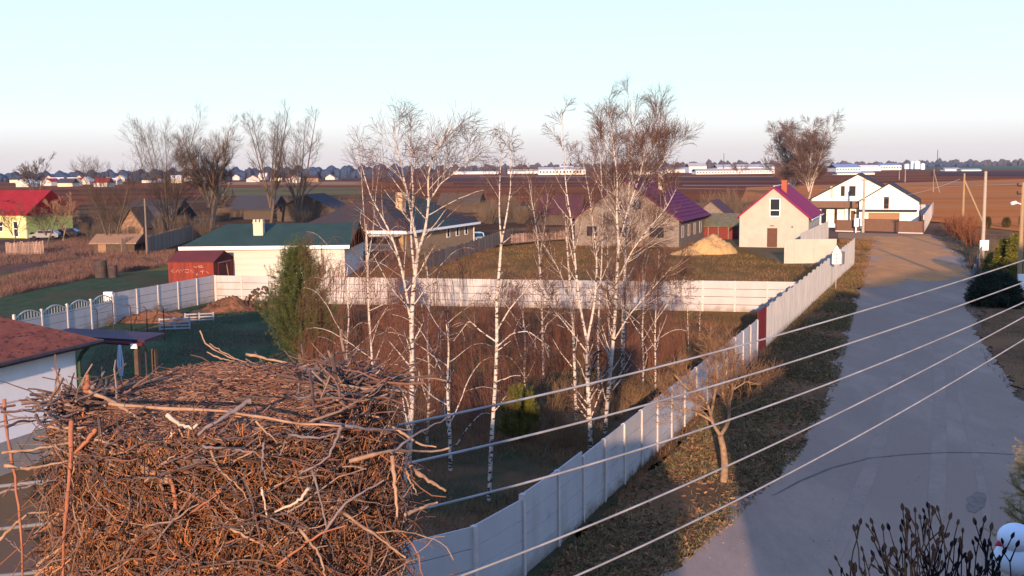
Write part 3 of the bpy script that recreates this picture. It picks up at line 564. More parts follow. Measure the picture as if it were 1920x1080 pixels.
V = [(r*math.cos(a_), r*math.sin(a_), z) for r, z in rr_ for a_ in an_]; mb.add(V, [(i*16+j, i*16+(j+1) % 16, i*16+16+(j+1) % 16, i*16+16+j) for i in range(5) for j in range(16)])
tag(mb.build('water_tank', M['tank'], None, (ct.x, ct.y+2.5, 0)), 'blue grey cylindrical tank between the rusty shed and the cream siding', 'tank')
# barrels
def lathe(prof, n=16):
    mb = MB(); V = [(r*math.cos(2*math.pi*j/n), r*math.sin(2*math.pi*j/n), z) for r, z in prof for j in range(n)]
    mb.add(V, [(i*n+j, i*n+(j+1) % n, i*n+n+(j+1) % n, i*n+n+j) for i in range(len(prof)-1) for j in range(n)]); return mb
bar = [(.01, 0), (.3, 0), (.3, .28), (.315, .3), (.3, .32), (.3, .58), (.315, .6), (.3, .62), (.3, .88), (.285, .88), (.285, .8), (.01, .8)]
M['barrel'] = mat('black_brown_barrel', (.04, .035, .035), (.08, .05, .045), 4, .7)
for (px, py, s_, lb) in ((190, 521, 1.9, 'tall dark metal barrel standing at the edge of the dark lawn'), (212, 521, 1.35, 'shorter brown black barrel right of the tall barrel')):
    c = G(px, py); b_ = lathe(bar).build('barrel', M['barrel'], None, tuple(c)); b_.scale = (s_, s_, s_); tag(b_, lb, 'barrel', None)
# ------------------------------------------------------------------ lower left house
M['shingle'] = mat('brown_red_shingle', (.25, .075, .045), (.15, .045, .032), 1.1, .9, .2, (2.2, 1, 1), c3=(.08, .03, .025), s3=3.5, t3=(.56, .62))
M['whitewall'] = wall_mat('white_plaster', (.82, .8, .8), (.77, .75, .75)); M['plinth'] = mat('grey_plinth', (.3, .27, .25), (.25, .23, .21), 2, .9)
EC = PD(188, 636, 38.6)   # roof corner tip
ro = 18; d_ = Vector((math.sin(R(ro)), math.cos(R(ro)), 0)); pr = Vector((math.cos(R(ro)), -math.sin(R(ro)), 0)); OVH = .62
hc = EC-pr*OVH-d_*OVH; ze = EC.z
o = thing('plastered_house', 'white plastered house with a brown shingle hip roof and dark gutter at lower left', 'house', (hc.x, hc.y, 0), -R(ro))
# local: x right, y away; wall occupies x<0, y<0
mb = MB(); mb.box(-12, -26, 1.1, 0, 0, ze+.1); mb.build('wall', M['whitewall'], o)
mb = MB(); mb.box(-12.1, -26.1, 0, .03, .03, 1.1); mb.build('plinth', M['plinth'], o)
e = OVH; zr = ze+3.1
V = [(-12-e,-26-e,ze),(e,-26-e,ze),(e,e,ze),(-12-e,e,ze),(-6,-19,zr),(-6,-6,zr)]; V2 = [(x,y,z-.14) for x,y,z in V]
mb = MB(); mb.add(V+V2, [(0,1,4),(1,2,5,4),(2,3,5),(3,0,4,5),(6,10,7),(7,10,11,8),(8,11,9),(9,11,10,6),(0,6,7,1),(1,7,8,2),(2,8,9,3),(3,9,6,0)]); mb.build('roof', M['shingle'], o)
mb = MB(); mb.box(-.0, -26, ze-.2, e-.02, e-.02, ze-.15); mb.build('soffit', M['metal_dark'], o)
mb = MB(); mb.tube([(e+.07, -26-e, ze-.08), (e+.07, e+.05, ze-.08)], .085, 6); mb.tube([(-12, e+.07, ze-.08), (e+.07, e+.07, ze-.08)], .08, 6); mb.build('gutter', M['metal_dark'], o)
M['greenpipe'] = mat('dark_green_pipe', (.025, .05, .03), None, rough=.5)
mb = MB(); mb.tube([(e-.05, .0, ze-.2), (.25, .05, ze-.45), (.1, .06, ze-.7), (.1, .06, .2)], .07, 6); mb.build('downpipe', M['greenpipe'], o)
# flat canopy beside it
cn = PD(285, 634, 41.5)
t = thing('canopy', 'flat dark plum canopy on a timber post beside the plastered house', 'canopy', (cn.x, cn.y, 0), -R(ro))
M['plum'] = mat('dark_plum_sheet', (.05, .025, .05), (.04, .02, .035), 2, .6)
mb = MB(); mb.slab([(-4.6,-.4,cn.z+.02),(.1,-.6,cn.z+.02),(.1,.75,cn.z+.1),(-4.6,.75,cn.z+.12)], .1); mb.build('roof', M['plum'], t)
mb = MB(); mb.tube([(-4.4,-.5,cn.z-.14),(.1,-.7,cn.z-.14)], .07, 6); mb.build('gutter', M['oxblood'], t)
mb = MB(); mb.box(-.62,-.35,0,-.44,-.17,cn.z-.1); mb.build('post', M['darkwood'], t)
mb = MB(); mb.box(-.3,.3,0,-.12,.48,cn.z-.5); mb.build('post', M['darkwood'], t)
mb = MB(); mb.box(-.42,-.78,cn.z-.3,-.15,-.7,cn.z-.12); mb.build('floodlight', M['white_plastic'], t)
mb = MB(); mb.tube([(.05,-.6,cn.z-.2),(-.1,-.3,cn.z-.5),(-.1,-.3,.1)], .04, 6); mb.build('downpipe', M['metal_dark'], t)
# railing
ra = PD(137, 702, 38.2); rb = PD(262, 715, 40.0); rc = PD(196, 737, 36.0)
t = thing('railing', 'dark green metal railing of the terrace next to the plastered house', 'railing')
for (p, q) in ((ra, rb), (rb, rc)):
    mb = MB(); mb.tube([p, q], .035, 5); p2 = p.copy(); q2_ = q.copy(); p2.z -= .85; q2_.z -= .85; mb.tube([p2, q2_], .03, 5); mb.build('rail', M['greenpipe'], t)
    mb = MB(); k = 12
    for i in range(k+1): a_ = p.lerp(q, i/k); mb.tube([a_, a_-Vector((0, 0, .85))], .018, 4)
    mb.build('balusters', M['greenpipe'], t)
    for a_ in (p, q): mb = MB(); mb.tube([(a_.x, a_.y, a_.z+.02), (a_.x, a_.y, 0)], .04, 5); mb.build('post', M['greenpipe'], t)
mb = MB(); M['palemetal'] = mat('pale_blue_metal', (.45, .52, .6), None, rough=.5)
um = G(228, 722)
for k in range(5): a_ = k*1.256; mb.tube([(.04*math.cos(a_), .04*math.sin(a_), 1.9), (.14*math.cos(a_), .14*math.sin(a_), 1.0), (.05*math.cos(a_), .05*math.sin(a_), .45)], .03, 4)
t = thing('folded_dryer', 'slim pale blue folded rotary dryer standing on the dark lawn', 'clothes dryer', tuple(um)); mb.build('arms', M['palemetal'], t)
mb = MB(); mb.tube([(0, 0, 0), (0, 0, 2.05)], .025, 6); mb.build('pole', M['palemetal'], t)
# hooked posts with wires
M['rustpost'] = mat('rusty_dark_post', (.05, .035, .04), None)
HP = [((184,628),578),((214,630),562),((247,634),570),((277,636),575),((309,640),572)]
hk = thing('hooked_post', 'dark hooked metal post, leftmost of the row on the lawn', 'post', tuple(G(*HP[0][0])))
wires_pts = []
lbs = ['dark hooked metal post, leftmost of the row on the lawn', 'dark hooked metal post, second from left in the row on the lawn', 'dark hooked metal post, middle one of the row on the lawn', 'dark hooked metal post, second from right in the row on the lawn', 'dark hooked metal post, rightmost of the row on the lawn']
for i, ((bx_, by_), ty) in enumerate(HP):
    p = G(bx_, by_); hh = PD(bx_, ty, p.y).z; hh = max(1.6, hh)
    mb = MB(); mb.tube([(0,0,0),(0,0,hh-.25),(-.04,0,hh-.1),(-.16,0,hh),(-.3,0,hh-.04)], .035, 5)
    if i == 0: bpy.data.objects.remove(hk)
    o = mb.build('hooked_post', M['rustpost'], None, tuple(p)); tag(o, lbs[i], 'post', 'hooked posts on the lawn'); wires_pts.append((p, hh))
mb = MB()
for f_ in (.95, .6, .3): mb.tube([(p.x, p.y, h_*f_-.1) for p, h_ in wires_pts], .012, 3)
tag(mb.build('strand_wire', M['rustpost']), 'thin dark wires strung between the hooked posts on the lawn', 'wire')
# pallets
M['palewood'] = mat('pale_pallet_wood', (.3, .3, .32), (.24, .24, .26), 5, .8)
def pallet(c, rz, label, n=5):
    t = thing('pallet', label, 'pallet', tuple(c), rz, 'pale pallets on the lawn'); mb = MB()
    for k in range(n): mb.box(0, .02, .12+k*.2, 1.9, .06, .21+k*.2)
    mb.build('slats', M['palewood'], t); 
    for x in (0, .9, 1.8): mb = MB(); mb.box(x, .061, 0, x+.1, .16, n*.2+.05); mb.build('bearer', M['palewood'], t)
pallet(G(298, 622), .18, 'pale slatted pallet leaning on the lawn, nearer of the two', 4); pallet(G(346, 606), .3, 'pale slatted pallet by the fence foot, farther of the two', 3)
# ------------------------------------------------------------------ poles, signs
M['wpole'] = mat('tan_pole', (.33, .22, .12), (.24, .17, .1), 3, .9, .1, (4, 4, .3)); M['cpole'] = mat('concrete_pole', (.36, .31, .25), (.3, .26, .21), 3, .9)
def pole(label, px, pyb, pyt, r, m, brace=None, bm=None, plate=None, lamp=None, cross=1, name='utility_pole'):
    b = G(px, pyb); h = PD(px, pyt, b.y).z; t = thing(name, label, 'utility pole', tuple(b))
    mb = MB(); mb.tube([(0,0,0),(0,0,h)], [r, r*.72], 8); mb.build('pole', m, t)
    if brace: q = G(*brace)-b; mb = MB(); mb.tube([(q.x,q.y,0),(0,0,h*.87)], r*.7, 6); mb.build('brace', m, t)
    for k in range(cross):
        mb = MB(); z = h-.25-k*.55; mb.tube([(-.4,0,z),(.4,0,z)], .045, 4)
        for s_ in (-.38, .38): mb.tube([(s_,0,z),(s_,0,z+.2)], .06, 5)
        mb.build('insulator_arm', M['metal_dark'], t)
    if plate:
        mb = MB(); z0 = PD(px, plate[1], b.y).z; z1 = PD(px, plate[0], b.y).z; mb.box(-plate[2]/2, -r-.16, z0, plate[2]/2, -r-.02, z1); mb.build('box', M['white_plastic'], t)
    if lamp: mb = MB(); mb.tube([(0,0,h*.82),(-.5,-.1,h*.84)], .04, 4); mb.tube([(-.5,-.1,h*.84),(-.85,-.12,h*.83)], .12, 6); mb.build('street_lamp_head', M['white_plastic'], t)
    return t
P1 = pole('tan utility pole with white box at its foot beside the hedge right of the road', 1842, 485, 321, .2, M['cpole'], plate=(450, 469, .9))
P2 = pole('tan twin utility pole at the right edge with a white panel', 1909, 572, 342, .17, M['wpole'], brace=None, plate=(513, 544, .42), lamp=1, cross=2)
mb = MB(); mb.tube([(.32,0,0),(.28,0,8.2)], [.13,.1], 8); mb.build('second_pole', M['wpole'], P2)
P3 = pole('tan wooden utility pole with a slanting brace beyond the red brown bush', 1805, 420, 325, .2, M['wpole'], brace=(1845, 421))
P4 = pole('grey concrete pole standing in front of the white house', 1618, 436, 335, .22, M['cpole'], lamp=None)
for (dx, zz, ww) in ((-1.05, .9, .62),): mb = MB(); mb.box(dx-ww/2, -.3, zz, dx+ww/2, .05, zz+1.2); mb.tube([(dx,0,0),(dx,0,zz)], .1, 6); mb.build('meter_box', M['white_plastic'], P4)
pole('far wooden A-shaped pole standing alone on the ploughed field', 1750, 361, 317, .22, M['wpole'], brace=(1762, 362))
pole('thin far pole on the field left of the A-shaped pole', 1697, 342, 318, .2, M['cpole']); pole('thinner far pole left of the white house ridge line', 1686, 337, 320, .2, M['cpole'])
pole('tall thin mast on the horizon above the white silos', 1757, 322, 281, .5, M['metal_dark'], cross=0, name='mast'); pole('tall thin mast behind the far white works building', 1357, 322, 287, .5, M['metal_dark'], cross=0, name='mast')
pole('leaning weathered pole in the meadow near the wooden shed', 276, 477, 372, .12, M['wood'], cross=1)
# road sign and mailbox
sb = G(1567, 543); t = thing('road_sign', 'small white house-shaped sign with black lines on a thin post beside the fence', 'sign', tuple(sb)); zt = PD(1567, 460, sb.y).z
mb = MB(); mb.tube([(0,0,0),(0,0,zt-.1)], .03, 6); mb.build('post', M['corr'], t)
z0 = PD(1567, 495, sb.y).z; hw = .37; zs = PD(1567, 475, sb.y).z
mb = MB(); mb.prism([(-hw,z0),(hw,z0),(hw,zs),(0,zt),(-hw,zs)], -.07, -.05); pl = mb.build('plate', M['white_plastic'], t)
M['black'] = mat('black_line', (.02, .02, .02), None)
mb = MB(); mb.box(-.02,-.08,z0+.05,.02,-.071,zt-.18)
for f_ in (.42, .72): mb.box(-hw+.02,-.079,z0+(zs-z0)*f_*1.2,hw-.02,-.0705,z0+(zs-z0)*f_*1.2+.035)
mb.box(-hw+.02,-.079,z0+.16,hw-.02,-.0705,z0+.19); mb.build('marking', M['black'], pl)
mp_ = Vector((13.85,57.6,0))+dirf*38.5; M['greybox'] = mat('grey_letterbox', (.13, .13, .14), None, rough=.5)
mb = MB(); mb.box(-.55,-.32,1.3,.55,-.07,2.3); mb.box(-.6,-.34,2.3,.6,-.05,2.36); tag(mb.build('letterbox', M['greybox'], None, tuple(mp_), ang), 'dark grey letterbox hanging on the corrugated fence left of the sign', 'letterbox')
# ------------------------------------------------------------------ wires across the front
M['cable'] = mat('white_cable', (.34, .33, .33), (.22, .21, .21), 3, .6)
W5 = [[(-60,918,4.9),(0,909,5.0),(500,850,5.9),(960,749,7.6),(1440,631,10.4),(1920,490,15.5),(2300,370,24)],
      [(-60,1000,4.9),(0,988,5.0),(500,925,5.9),(960,822,7.6),(1440,691,10.4),(1920,530,15.5),(2300,390,24)],
      [(-60,1082,4.9),(0,1078,5.0),(500,1022,5.9),(960,911,7.6),(1440,755,10.4),(1920,570,15.5),(2300,410,24)],
      [(600,1170,6.2),(873,1079,7.1),(1100,991,8.2),(1298,900,9.4),(1440,837,10.4),(1700,711,12.7),(1920,595,15.5),(2300,430,24)],
      [(800,1195,6.9),(1082,1079,8.1),(1300,976,9.4),(1480,888,10.7),(1700,769,12.7),(1920,635,15.5),(2300,450,24)]]
nm5 = ['topmost', 'second from the top', 'middle', 'second from the bottom', 'lowest']
for i, L_ in enumerate(W5):
    xs_ = np.array([q[0] for q in L_[:-1]], float); ys_ = np.array([q[1] for q in L_[:-1]], float); pf = np.polyfit((xs_-960)/960, ys_, 2)
    pts = []
    for px in range(int(xs_[0]), 2260, 40): pts.append(PD(px, np.polyval(pf, (px-960)/960), 1/(.2-.1355*px/1920)))   # straight in plan, sagging a little
    mb = MB(); mb.tube(pts, .009, 6); tag(mb.build('power_cable', M['cable'], smooth=True), 'pale overhead cable sloping over the road, '+nm5[i]+' of the five', 'cable', 'overhead cables crossing the view')
# high far wires on the right
for i, (a_, b_, lb) in enumerate((((1250,352,330),(1990,341,300),'far pale wire strung low over the dark field, upper one'),((1560,372,150),(1800,336,170),'thin wire from the white house pole to the braced pole'),)):
    p, q = PD(*a_), PD(*b_); mb = MB(); mb.tube([p.lerp(q, t_/12)-Vector((0,0,1.2*4*(t_/12)*(1-t_/12))) for t_ in range(13)], .035, 3); tag(mb.build('far_wire', M['cable']), lb, 'wire')
# ------------------------------------------------------------------ cars
M['carblue'] = mat('pale_teal_paint', (.35, .5, .5), None, rough=.25, spec=.6); M['cardark'] = mat('silver_dark_paint', (.1, .1, .13), None, rough=.25, spec=.6)
M['tyrerub'] = mat('tyre_rubber', (.02, .02, .02), None)
def car(label, c, rz, m, s=1):
    t = thing('parked_car', label, 'car', tuple(c), rz)
    prof = [(-2.1,.35),(2.1,.35),(2.15,.75),(1.2,.95),(.6,1.45),(-1.3,1.48),(-2.0,.95),(-2.15,.7)]
    mb = MB(); mb.prism(prof, -.8, .8); mb.build('body', m, t)
    for s_ in (-1, 1):
        mb = MB(); y = .805*s_; mb.box(-1.5, min(y, y+.01*s_), .98, .75, max(y, y+.01*s_), 1.36); mb.build('window', M['glass'], t)
        for x in (-1.35, 1.35): mb = lathe([(.01,-.1),(.31,-.1),(.31,.1),(.01,.1)]); w_ = mb.build('wheel', M['tyrerub'], t, (x, .78*s_, .31)); w_.rotation_euler.x = R(90)
    for x0, x1, z0, z1 in ((1.18,.66,.99,1.42),(-1.95,-1.36,.99,1.42)):
        mb = MB(); d0 = .04 if x0 > 0 else -.04; mb.slab([(x0+d0,-.68,z0),(x0+d0,.68,z0),(x1+d0,.62,z1),(x1+d0,.62 if 0 else .62,z1)][:3]+[(x1+d0,-.62,z1)], .02); mb.build('windscreen', M['glass'], t)
    for s_ in (-.6, .6): mb = MB(); mb.box(2.08,s_-.15,.6,2.16,s_+.15,.75); mb.build('headlight', M['white_plastic'], t)
car('pale teal parked car beyond the tan board wall', G(889, 458)+Vector((.3,1.5,0)), R(-75), M['carblue'])
car('dark grey car parked in front of the lime green gable', G(85, 449), R(185), M['cardark']); car('dark car parked behind the grey one by the green gable', G(113, 447)+Vector((.4,1.0,0)), R(180), M['metal_dark'])
# ------------------------------------------------------------------ distance: works, silos, town
M['works'] = wall_mat('works_white', (.75, .7, .62), (.65, .6, .55)); M['bluepanel'] = mat('blue_panel', (.16, .2, .32), (.2, .24, .36), 1, .6); M['palegrey'] = mat('pale_grey_roof', (.4, .37, .35), (.34, .31, .3), .2, .8)
def far_b(label, x0, x1, yb, yt, ye, m, rm, L_=20, rot=0, win=0, group=None, name='works_building', cat='building', seen=1):
    a_ = G(x0, yb); b_ = PD(x1, yb, a_.y); e = PD(x0, ye, a_.y).z; r_ = PD(x0, yt, a_.y).z+.3
    o = building(name, label, cat, (a_.x, a_.y), rot, b_.x-a_.x, L_, e, r_, m, rm, .6, 'x')
    if group: o['group'] = group
    for k in range(win):
        mb = MB(); W_ = b_.x-a_.x; mb.box(W_*(k+.3)/win, -.1, e*.35, W_*(k+.75)/win, -.01, e*.7); mb.build('window', M['glass'], o)
    return o
far_b('long white works building with a row of small windows on the horizon', 1305, 1452, 327, 317, 320.5, M['works'], M['palegrey'], 30, win=26)
far_b('pale works hall behind the long windowed building', 1345, 1452, 322, 309, 314, M['works'], M['palegrey'], 40)
far_b('white gabled works block left of the long windowed building', 1292, 1325, 324, 306, 312, M['works'], M['palegrey'], 30)
far_b('low white works annex at the left of the works blocks', 1240, 1300, 324, 315, 318, M['works'], M['palegrey'], 30)
far_b('white works building showing between the birch crowns', 1010, 1098, 328, 314, 318, M['works'], M['palegrey'], 30, win=14)
far_b('small white works building left of the slim birch', 952, 1010, 326, 318, 321, M['works'], M['palegrey'], 25)
far_b('low pale strip building far behind the hip roof house', 850, 935, 327, 322, 324, M['works'], M['works'], 20)
far_b('tall white building beside the slim birch top', 1050, 1075, 322, 311, 313, M['works'], M['works'], 20)
far_b('pale house far behind the magenta roof thicket', 1180, 1250, 327, 320, 322, M['works'], M['palegrey'], 25, win=6)
far_b('blue roofed long works hall right of the twin birches', 1568, 1614, 322, 308, 314, M['works'], M['bluepanel'], 40, win=9)
far_b('white low hall right of the blue roofed hall', 1612, 1652, 321, 310, 314, M['works'], M['works'], 30)
far_b('white works hall left of the silos', 1650, 1690, 319, 307, 310, M['works'], M['bluepanel'], 30, win=8)
far_b('low cream building in front of the blue roofed hall', 1570, 1640, 328, 323, 325, M['works'], M['palegrey'], 15)
far_b('small pale building right of the silos', 1772, 1800, 321, 315, 317, M['works'], M['palegrey'], 15)
far_b('low white building at the edge of the green field', 1803, 1840, 321, 317, 318.5, M['works'], M['palegrey'], 15)
M['silo'] = mat('white_silo', (.8, .78, .74), None)
for i, (px, py, yt, r_) in enumerate(((1701,317,307,5),(1711,317,302,3.5),(1720,317,301.5,4.5),(1730,318,306,3.2))):
    c = G(px, py); h = PD(px, yt, c.y).z; o = lathe([(r_, 0), (r_, h*.88), (r_*.3, h), (.02, h)]).build('silo', M['silo'], None, tuple(c))
    tag(o, ['short stout white silo at the left of the silo row', 'slim white silo second from left on the horizon', 'tallest wide white silo third from left on the horizon', 'narrow white silo at the right of the silo row'][i], 'silo', 'white silos on the horizon')
tw = ['white', 'cream', 'pale grey', 'tan']; TM = [mat('town_white', (.5, .46, .42), (.42, .39, .36)), M['cream'], M['palegrey'], M['tanwall']]; RM = [M['purpledull'], M['bluegrey'], M['works'], M['redroof']]
rg_ = random.Random(3); RN = ['maroon', 'blue grey', 'white', 'red']
XS = [18,30,46,60,76,84,95,108,119,132,141,152,163,176,190,203,216,236,250,266,281,300,322,345,362,390,436,462,485,508,540,575,610]
for i, px in enumerate(XS):
    py = rg_.uniform(340, 352) if px < 230 else rg_.uniform(337, 345); ci, ri = rg_.randrange(4) if px > 240 else rg_.choice([0, 0, 1]), rg_.randrange(4)
    if px in (436, 462): ci = 0
    c = G(px, py); W_ = rg_.uniform(7, 12); e = rg_.uniform(2.4, 3.8)
    o = building('town_house', 'x', 'house', (c.x, c.y), rg_.uniform(-25, 25), W_, 10, e, e+rg_.uniform(2, 3.5), TM[ci], RM[ri], .4, rg_.choice('xy'))
    o['label'] = 'small far %s house with a %s roof in the town on the left horizon' % (tw[ci], RN[ri]); o['group'] = 'far small %s houses with %s roofs in the town' % (tw[ci], RN[ri])
#@@PART3
# ------------------------------------------------------------------ bare trees
def unit(v): return v/(np.linalg.norm(v)+1e-9)
def perp(d):
    a = rng.normal(size=3); a -= a.dot(d)*d; return unit(a)
def branch(p, d, L, K, wob, trop, droop=0.0):
    """polyline of K points from p along d; trop pulls each step up (+) or down (-), droop grows along the branch"""
    pts = [p]; st = L/(K-1); q = p; dd = d
    for k in range(K-1):
        dd = unit(dd + rng.normal(size=3)*wob + np.array([0, 0, trop-droop*k/(K-1)])); q = q+dd*st; pts.append(q)
    return np.array(pts)
def sub(parents, prad, n, Lr, ang, K, wob, trop, droop, rscale, t0=.25, t1=1.0, lenfall=.5):
    out = []; rad = []
    for P, r in zip(parents, prad):
        kk = len(P)-1; PL = np.linalg.norm(P[-1]-P[0])
        for j in range(n):
            t = t0+(t1-t0)*(j+rng.random())/n; i = min(int(t*kk), kk-1); f = t*kk-i
            p = P[i]*(1-f)+P[i+1]*f; dr = unit(P[i+1]-P[i]); a = R(rng.normal(ang, 9)); d = dr*math.cos(a)+perp(dr)*math.sin(a)
            L = rng.uniform(*Lr)*(1-lenfall*t)
            B = branch(p, d, L, K, wob, trop, droop); out.append(B); r0 = (r[i]*(1-f)+r[i+1]*f)*rscale; rad.append(np.linspace(r0, r0*.35, K))
    return out, rad
def put(mb, Ls, Rs, n, rmin=0):
    if Ls: mb.tubes(np.array(Ls), np.maximum(np.array(Rs), rmin), n)
def resample(P, K):
    P = np.array(P, float); s_ = np.concatenate([[0], np.cumsum(np.linalg.norm(np.diff(P, axis=0), axis=1))]); t = np.linspace(0, s_[-1], K)
    return np.stack([np.interp(t, s_, P[:, i]) for i in range(3)], 1)
def smooth_line(P, K=24):
    Q = resample(P, K)
    for _ in range(2): Q[1:-1] = (Q[:-2]+2*Q[1:-1]+Q[2:])/4
    return Q
def stem_tree(name, label, cat, base, stems, levels, bm, tm, group=None, n1=5, tmin=.004, twigm=None):
    """stems: (world polyline, r0, r1). levels: dicts of sub() arguments; last two levels make the crown"""
    t = thing(name, label, cat, tuple(base), 0, group); b0 = np.array(base)
    SL = [smooth_line(np.array(s[0])-b0) for s in stems]; SR = [np.linspace(s[1], s[2], 24) for s in stems]
    mb = MB(); put(mb, SL, SR, 8); mb.build('trunk', bm, t, smooth=True)
    par, pr = SL, SR; mb = MB(); cr = MB(); cr2 = MB(); h2 = False
    for k, lv in enumerate(levels):
        lv = dict(lv); mt = lv.pop('mat', None); stemsel = lv.pop('sel', None)
        pp, rr = (par, pr) if stemsel is None else ([par[i] for i in stemsel], [pr[i] for i in stemsel])
        par, pr = sub(pp, rr, **lv)
        rm = [np.maximum(x, tmin) for x in pr]
        if k == 0: put(mb, par, rm, 5)
        elif k == len(levels)-1 and twigm: put(cr2, par, rm, 3); h2 = True
        else: put(cr, par, rm, 3)
    mb.build('limbs', bm if k else tm, t, smooth=True)
    if cr.n: cr.build('crown', tm, t)
    if h2: cr2.build('hanging_twigs', twigm, t)
    return t
def W(Y, *pp): return [tuple(PD(x, y, Y)) for x, y in pp]
def base_of(px, py): return G(px, py)
M['wbranch'] = mat('white_branch', (.55, .48, .42), (.36, .27, .22), 5, .85)
def birch(label, px, py, stems, levels, group='birches in the yard', **k):
    b = base_of(px, py); b.z = 0; Y = b.y
    S = []
    for pts, r0, r1, *dy in stems:
        dy = dy[0] if dy else 0; n = len(pts); L_ = [tuple(PD(x, y, Y+dy*i/max(n-1, 1))) for i, (x, y) in enumerate(pts)]; S.append((L_, r0, r1))
    S = [(q, r0*.78, r1*.8) for q, r0, r1 in S]; S[0] = ([tuple(b)]+S[0][0], S[0][1], S[0][2])
    return stem_tree('birch_tree', label, 'tree', b, S, levels, M['bark'], M['twig'], group, **k)
def lv(n, Lr, ang, K=7, wob=.1, trop=.05, droop=0., rs=.5, t0=.25, t1=1., fall=.68, **k):
    return dict(n=n, Lr=Lr, ang=ang, K=K, wob=wob, trop=trop, droop=droop, rscale=rs, t0=t0, t1=t1, lenfall=fall, **k)
# 1 the largest, weeping low branches
birch('tallest foreground birch with several white stems, right behind the nest', 757, 962,
  [([(766,860),(771,780),(773,690),(771,610),(775,540),(784,470)], .125, .07),
   ([(784,470),(776,425),(768,380),(757,335),(748,290),(735,235)], .065, .012, 1),
   ([(783,475),(798,430),(804,380),(802,330),(815,280),(850,235)], .06, .012, -1),
   ([(773,620),(757,520),(738,450),(716,405),(697,375),(683,330),(672,285)], .06, .012, .5),
   ([(778,520),(770,440),(775,360),(770,290),(768,215)], .05, .01, 1),
   ([(804,380),(825,345),(858,320),(880,290)], .035, .01, -.5)],
  [lv(12, (1.0, 2.5), 44, 8, .08, .1, .12, .42, t0=.12), lv(8, (.5, 1.4), 36, 6, .07, .02, .14, .42, t0=.12), lv(5, (.25, .8), 30, 4, .07, -.03, .12, .6, t0=.1)], tmin=.0032)
# its low weeping limbs
def weeping(label, px, py, pts, r0, n, seed, up=.25, low=0):
    b = base_of(px, py); Y = b.y; L_ = [tuple(b)]+[tuple(PD(x, y, Y)) for x, y in pts]
    lvls = [lv(n, (1.8, 3.4), 62, 10, .08, .22, .62, .5, t0=.1, t1=.98, fall=.15), lv(9, (.5, 1.1), 40, 5, .1, -.25, .3, .4, t0=.25, fall=.3), lv(7, (.7, 1.9), 30, 6, .04, -.75, .2, .5, t0=.1, fall=.2)]
    return stem_tree('birch_tree', label, 'tree', b, [(L_, r0, .02)], lvls, M['bark'], M['twig'], 'birches in the yard', twigm=M['hang'], tmin=.0045)
weeping('slim weeping birch with long red brown hanging twigs behind the big birch', 845, 885, [(843,800),(838,720),(842,650),(836,600)], .07, 13, 0)
weeping('slim weeping birch left of the big birch trunk', 697, 790, [(699,690),(694,620),(690,560),(690,480),(686,420)], .06, 13, 1)
weeping('low weeping birch close beside the pine', 650, 740, [(650,650),(655,590),(648,540),(652,500)], .05, 12, 2)
weeping('weeping birch right of the leaning birch, its hanging twigs before the cream fence', 985, 745, [(983,690),(985,640),(980,590),(984,540)], .05, 12, 2)
weeping('weeping birch at the right of the clump, its hanging twigs before the cream fence', 1205, 735, [(1207,680),(1204,620),(1208,560),(1205,500)], .055, 13, 2)
weeping('low weeping birch between the big birch and the leaning one', 800, 850, [(803,780),(806,700),(800,640),(806,560),(800,500)], .055, 13, 2)
UP = [lv(15, (.9, 2.0), 40, 7, .07, .1, .08, .45, t0=.25), lv(8, (.4, 1.0), 34, 5, .07, .03, .1, .5, t0=.12), lv(4, (.2, .55), 30, 4, .07, .0, .1, .6)]
birch('lone slender birch leaning slightly, with a dark speckled foot, centre of the view', 917, 942,
  [([(919,880),(923,800),(929,720),(932,640),(931,560),(937,500),(940,455)], .085, .05),
   ([(940,455),(936,400),(937,340),(940,290),(938,250)], .035, .008), ([(940,455),(950,405),(958,350),(956,300),(955,248)], .04, .008),
   ([(932,620),(955,580),(985,545),(1000,520)], .035, .01, -.5), ([(929,640),(900,620),(880,600),(850,640)], .03, .008, .3), ([(932,650),(960,625),(990,620),(1030,650)], .03, .008, -.3)],
  [lv(9, (.5, 1.2), 50, 6, .1, .1, .3, .4, t0=.35), lv(7, (.25, .7), 38, 5, .12, 0, .3, .5), lv(3, (.15, .4), 32, 4, .12, 0, .3, .6)], tmin=.004)
birch('forked birch with a V-shaped white fork in the middle of the clump', 1108, 852,
  [([(1106,790),(1102,720),(1101,640)], .11, .08), ([(1101,640),(1088,580),(1080,510),(1074,430),(1062,360),(1056,285),(1055,210)], .065, .01, 1),
   ([(1101,640),(1115,570),(1120,490),(1113,430),(1106,370),(1092,300)], .06, .01, .5), ([(1100,660),(1070,620),(1045,590),(1020,555)], .035, .01, -.5)], UP, tmin=.0045)
birch('speckled birch just left of the forked birch', 1081, 790, [([(1078,720),(1076,640),(1070,560),(1066,500),(1062,440),(1060,400)], .09, .03), ([(1070,560),(1045,500),(1020,460),(1000,430)], .035, .01)], UP)
birch('tall birch in the clump with a dense round crown, leaning right at the foot', 1134, 815,
  [([(1141,730),(1148,660),(1153,600),(1156,530),(1160,460)], .1, .07), ([(1160,460),(1156,400),(1158,340),(1150,270),(1140,215)], .06, .012, 1), ([(1156,530),(1185,470),(1215,430),(1250,390),(1270,350)], .045, .012, -1),
   ([(1150,640),(1180,590),(1220,545),(1260,500)], .04, .012, -1), ([(1160,460),(1175,400),(1200,330),(1215,260)], .05, .01, .5)],
  [lv(18, (1.0, 2.6), 44, 7, .08, .12, .08, .45, t0=.15), lv(10, (.5, 1.3), 34, 5, .07, .04, .1, .5, t0=.12), lv(7, (.25, .7), 30, 4, .07, .0, .1, .6)])
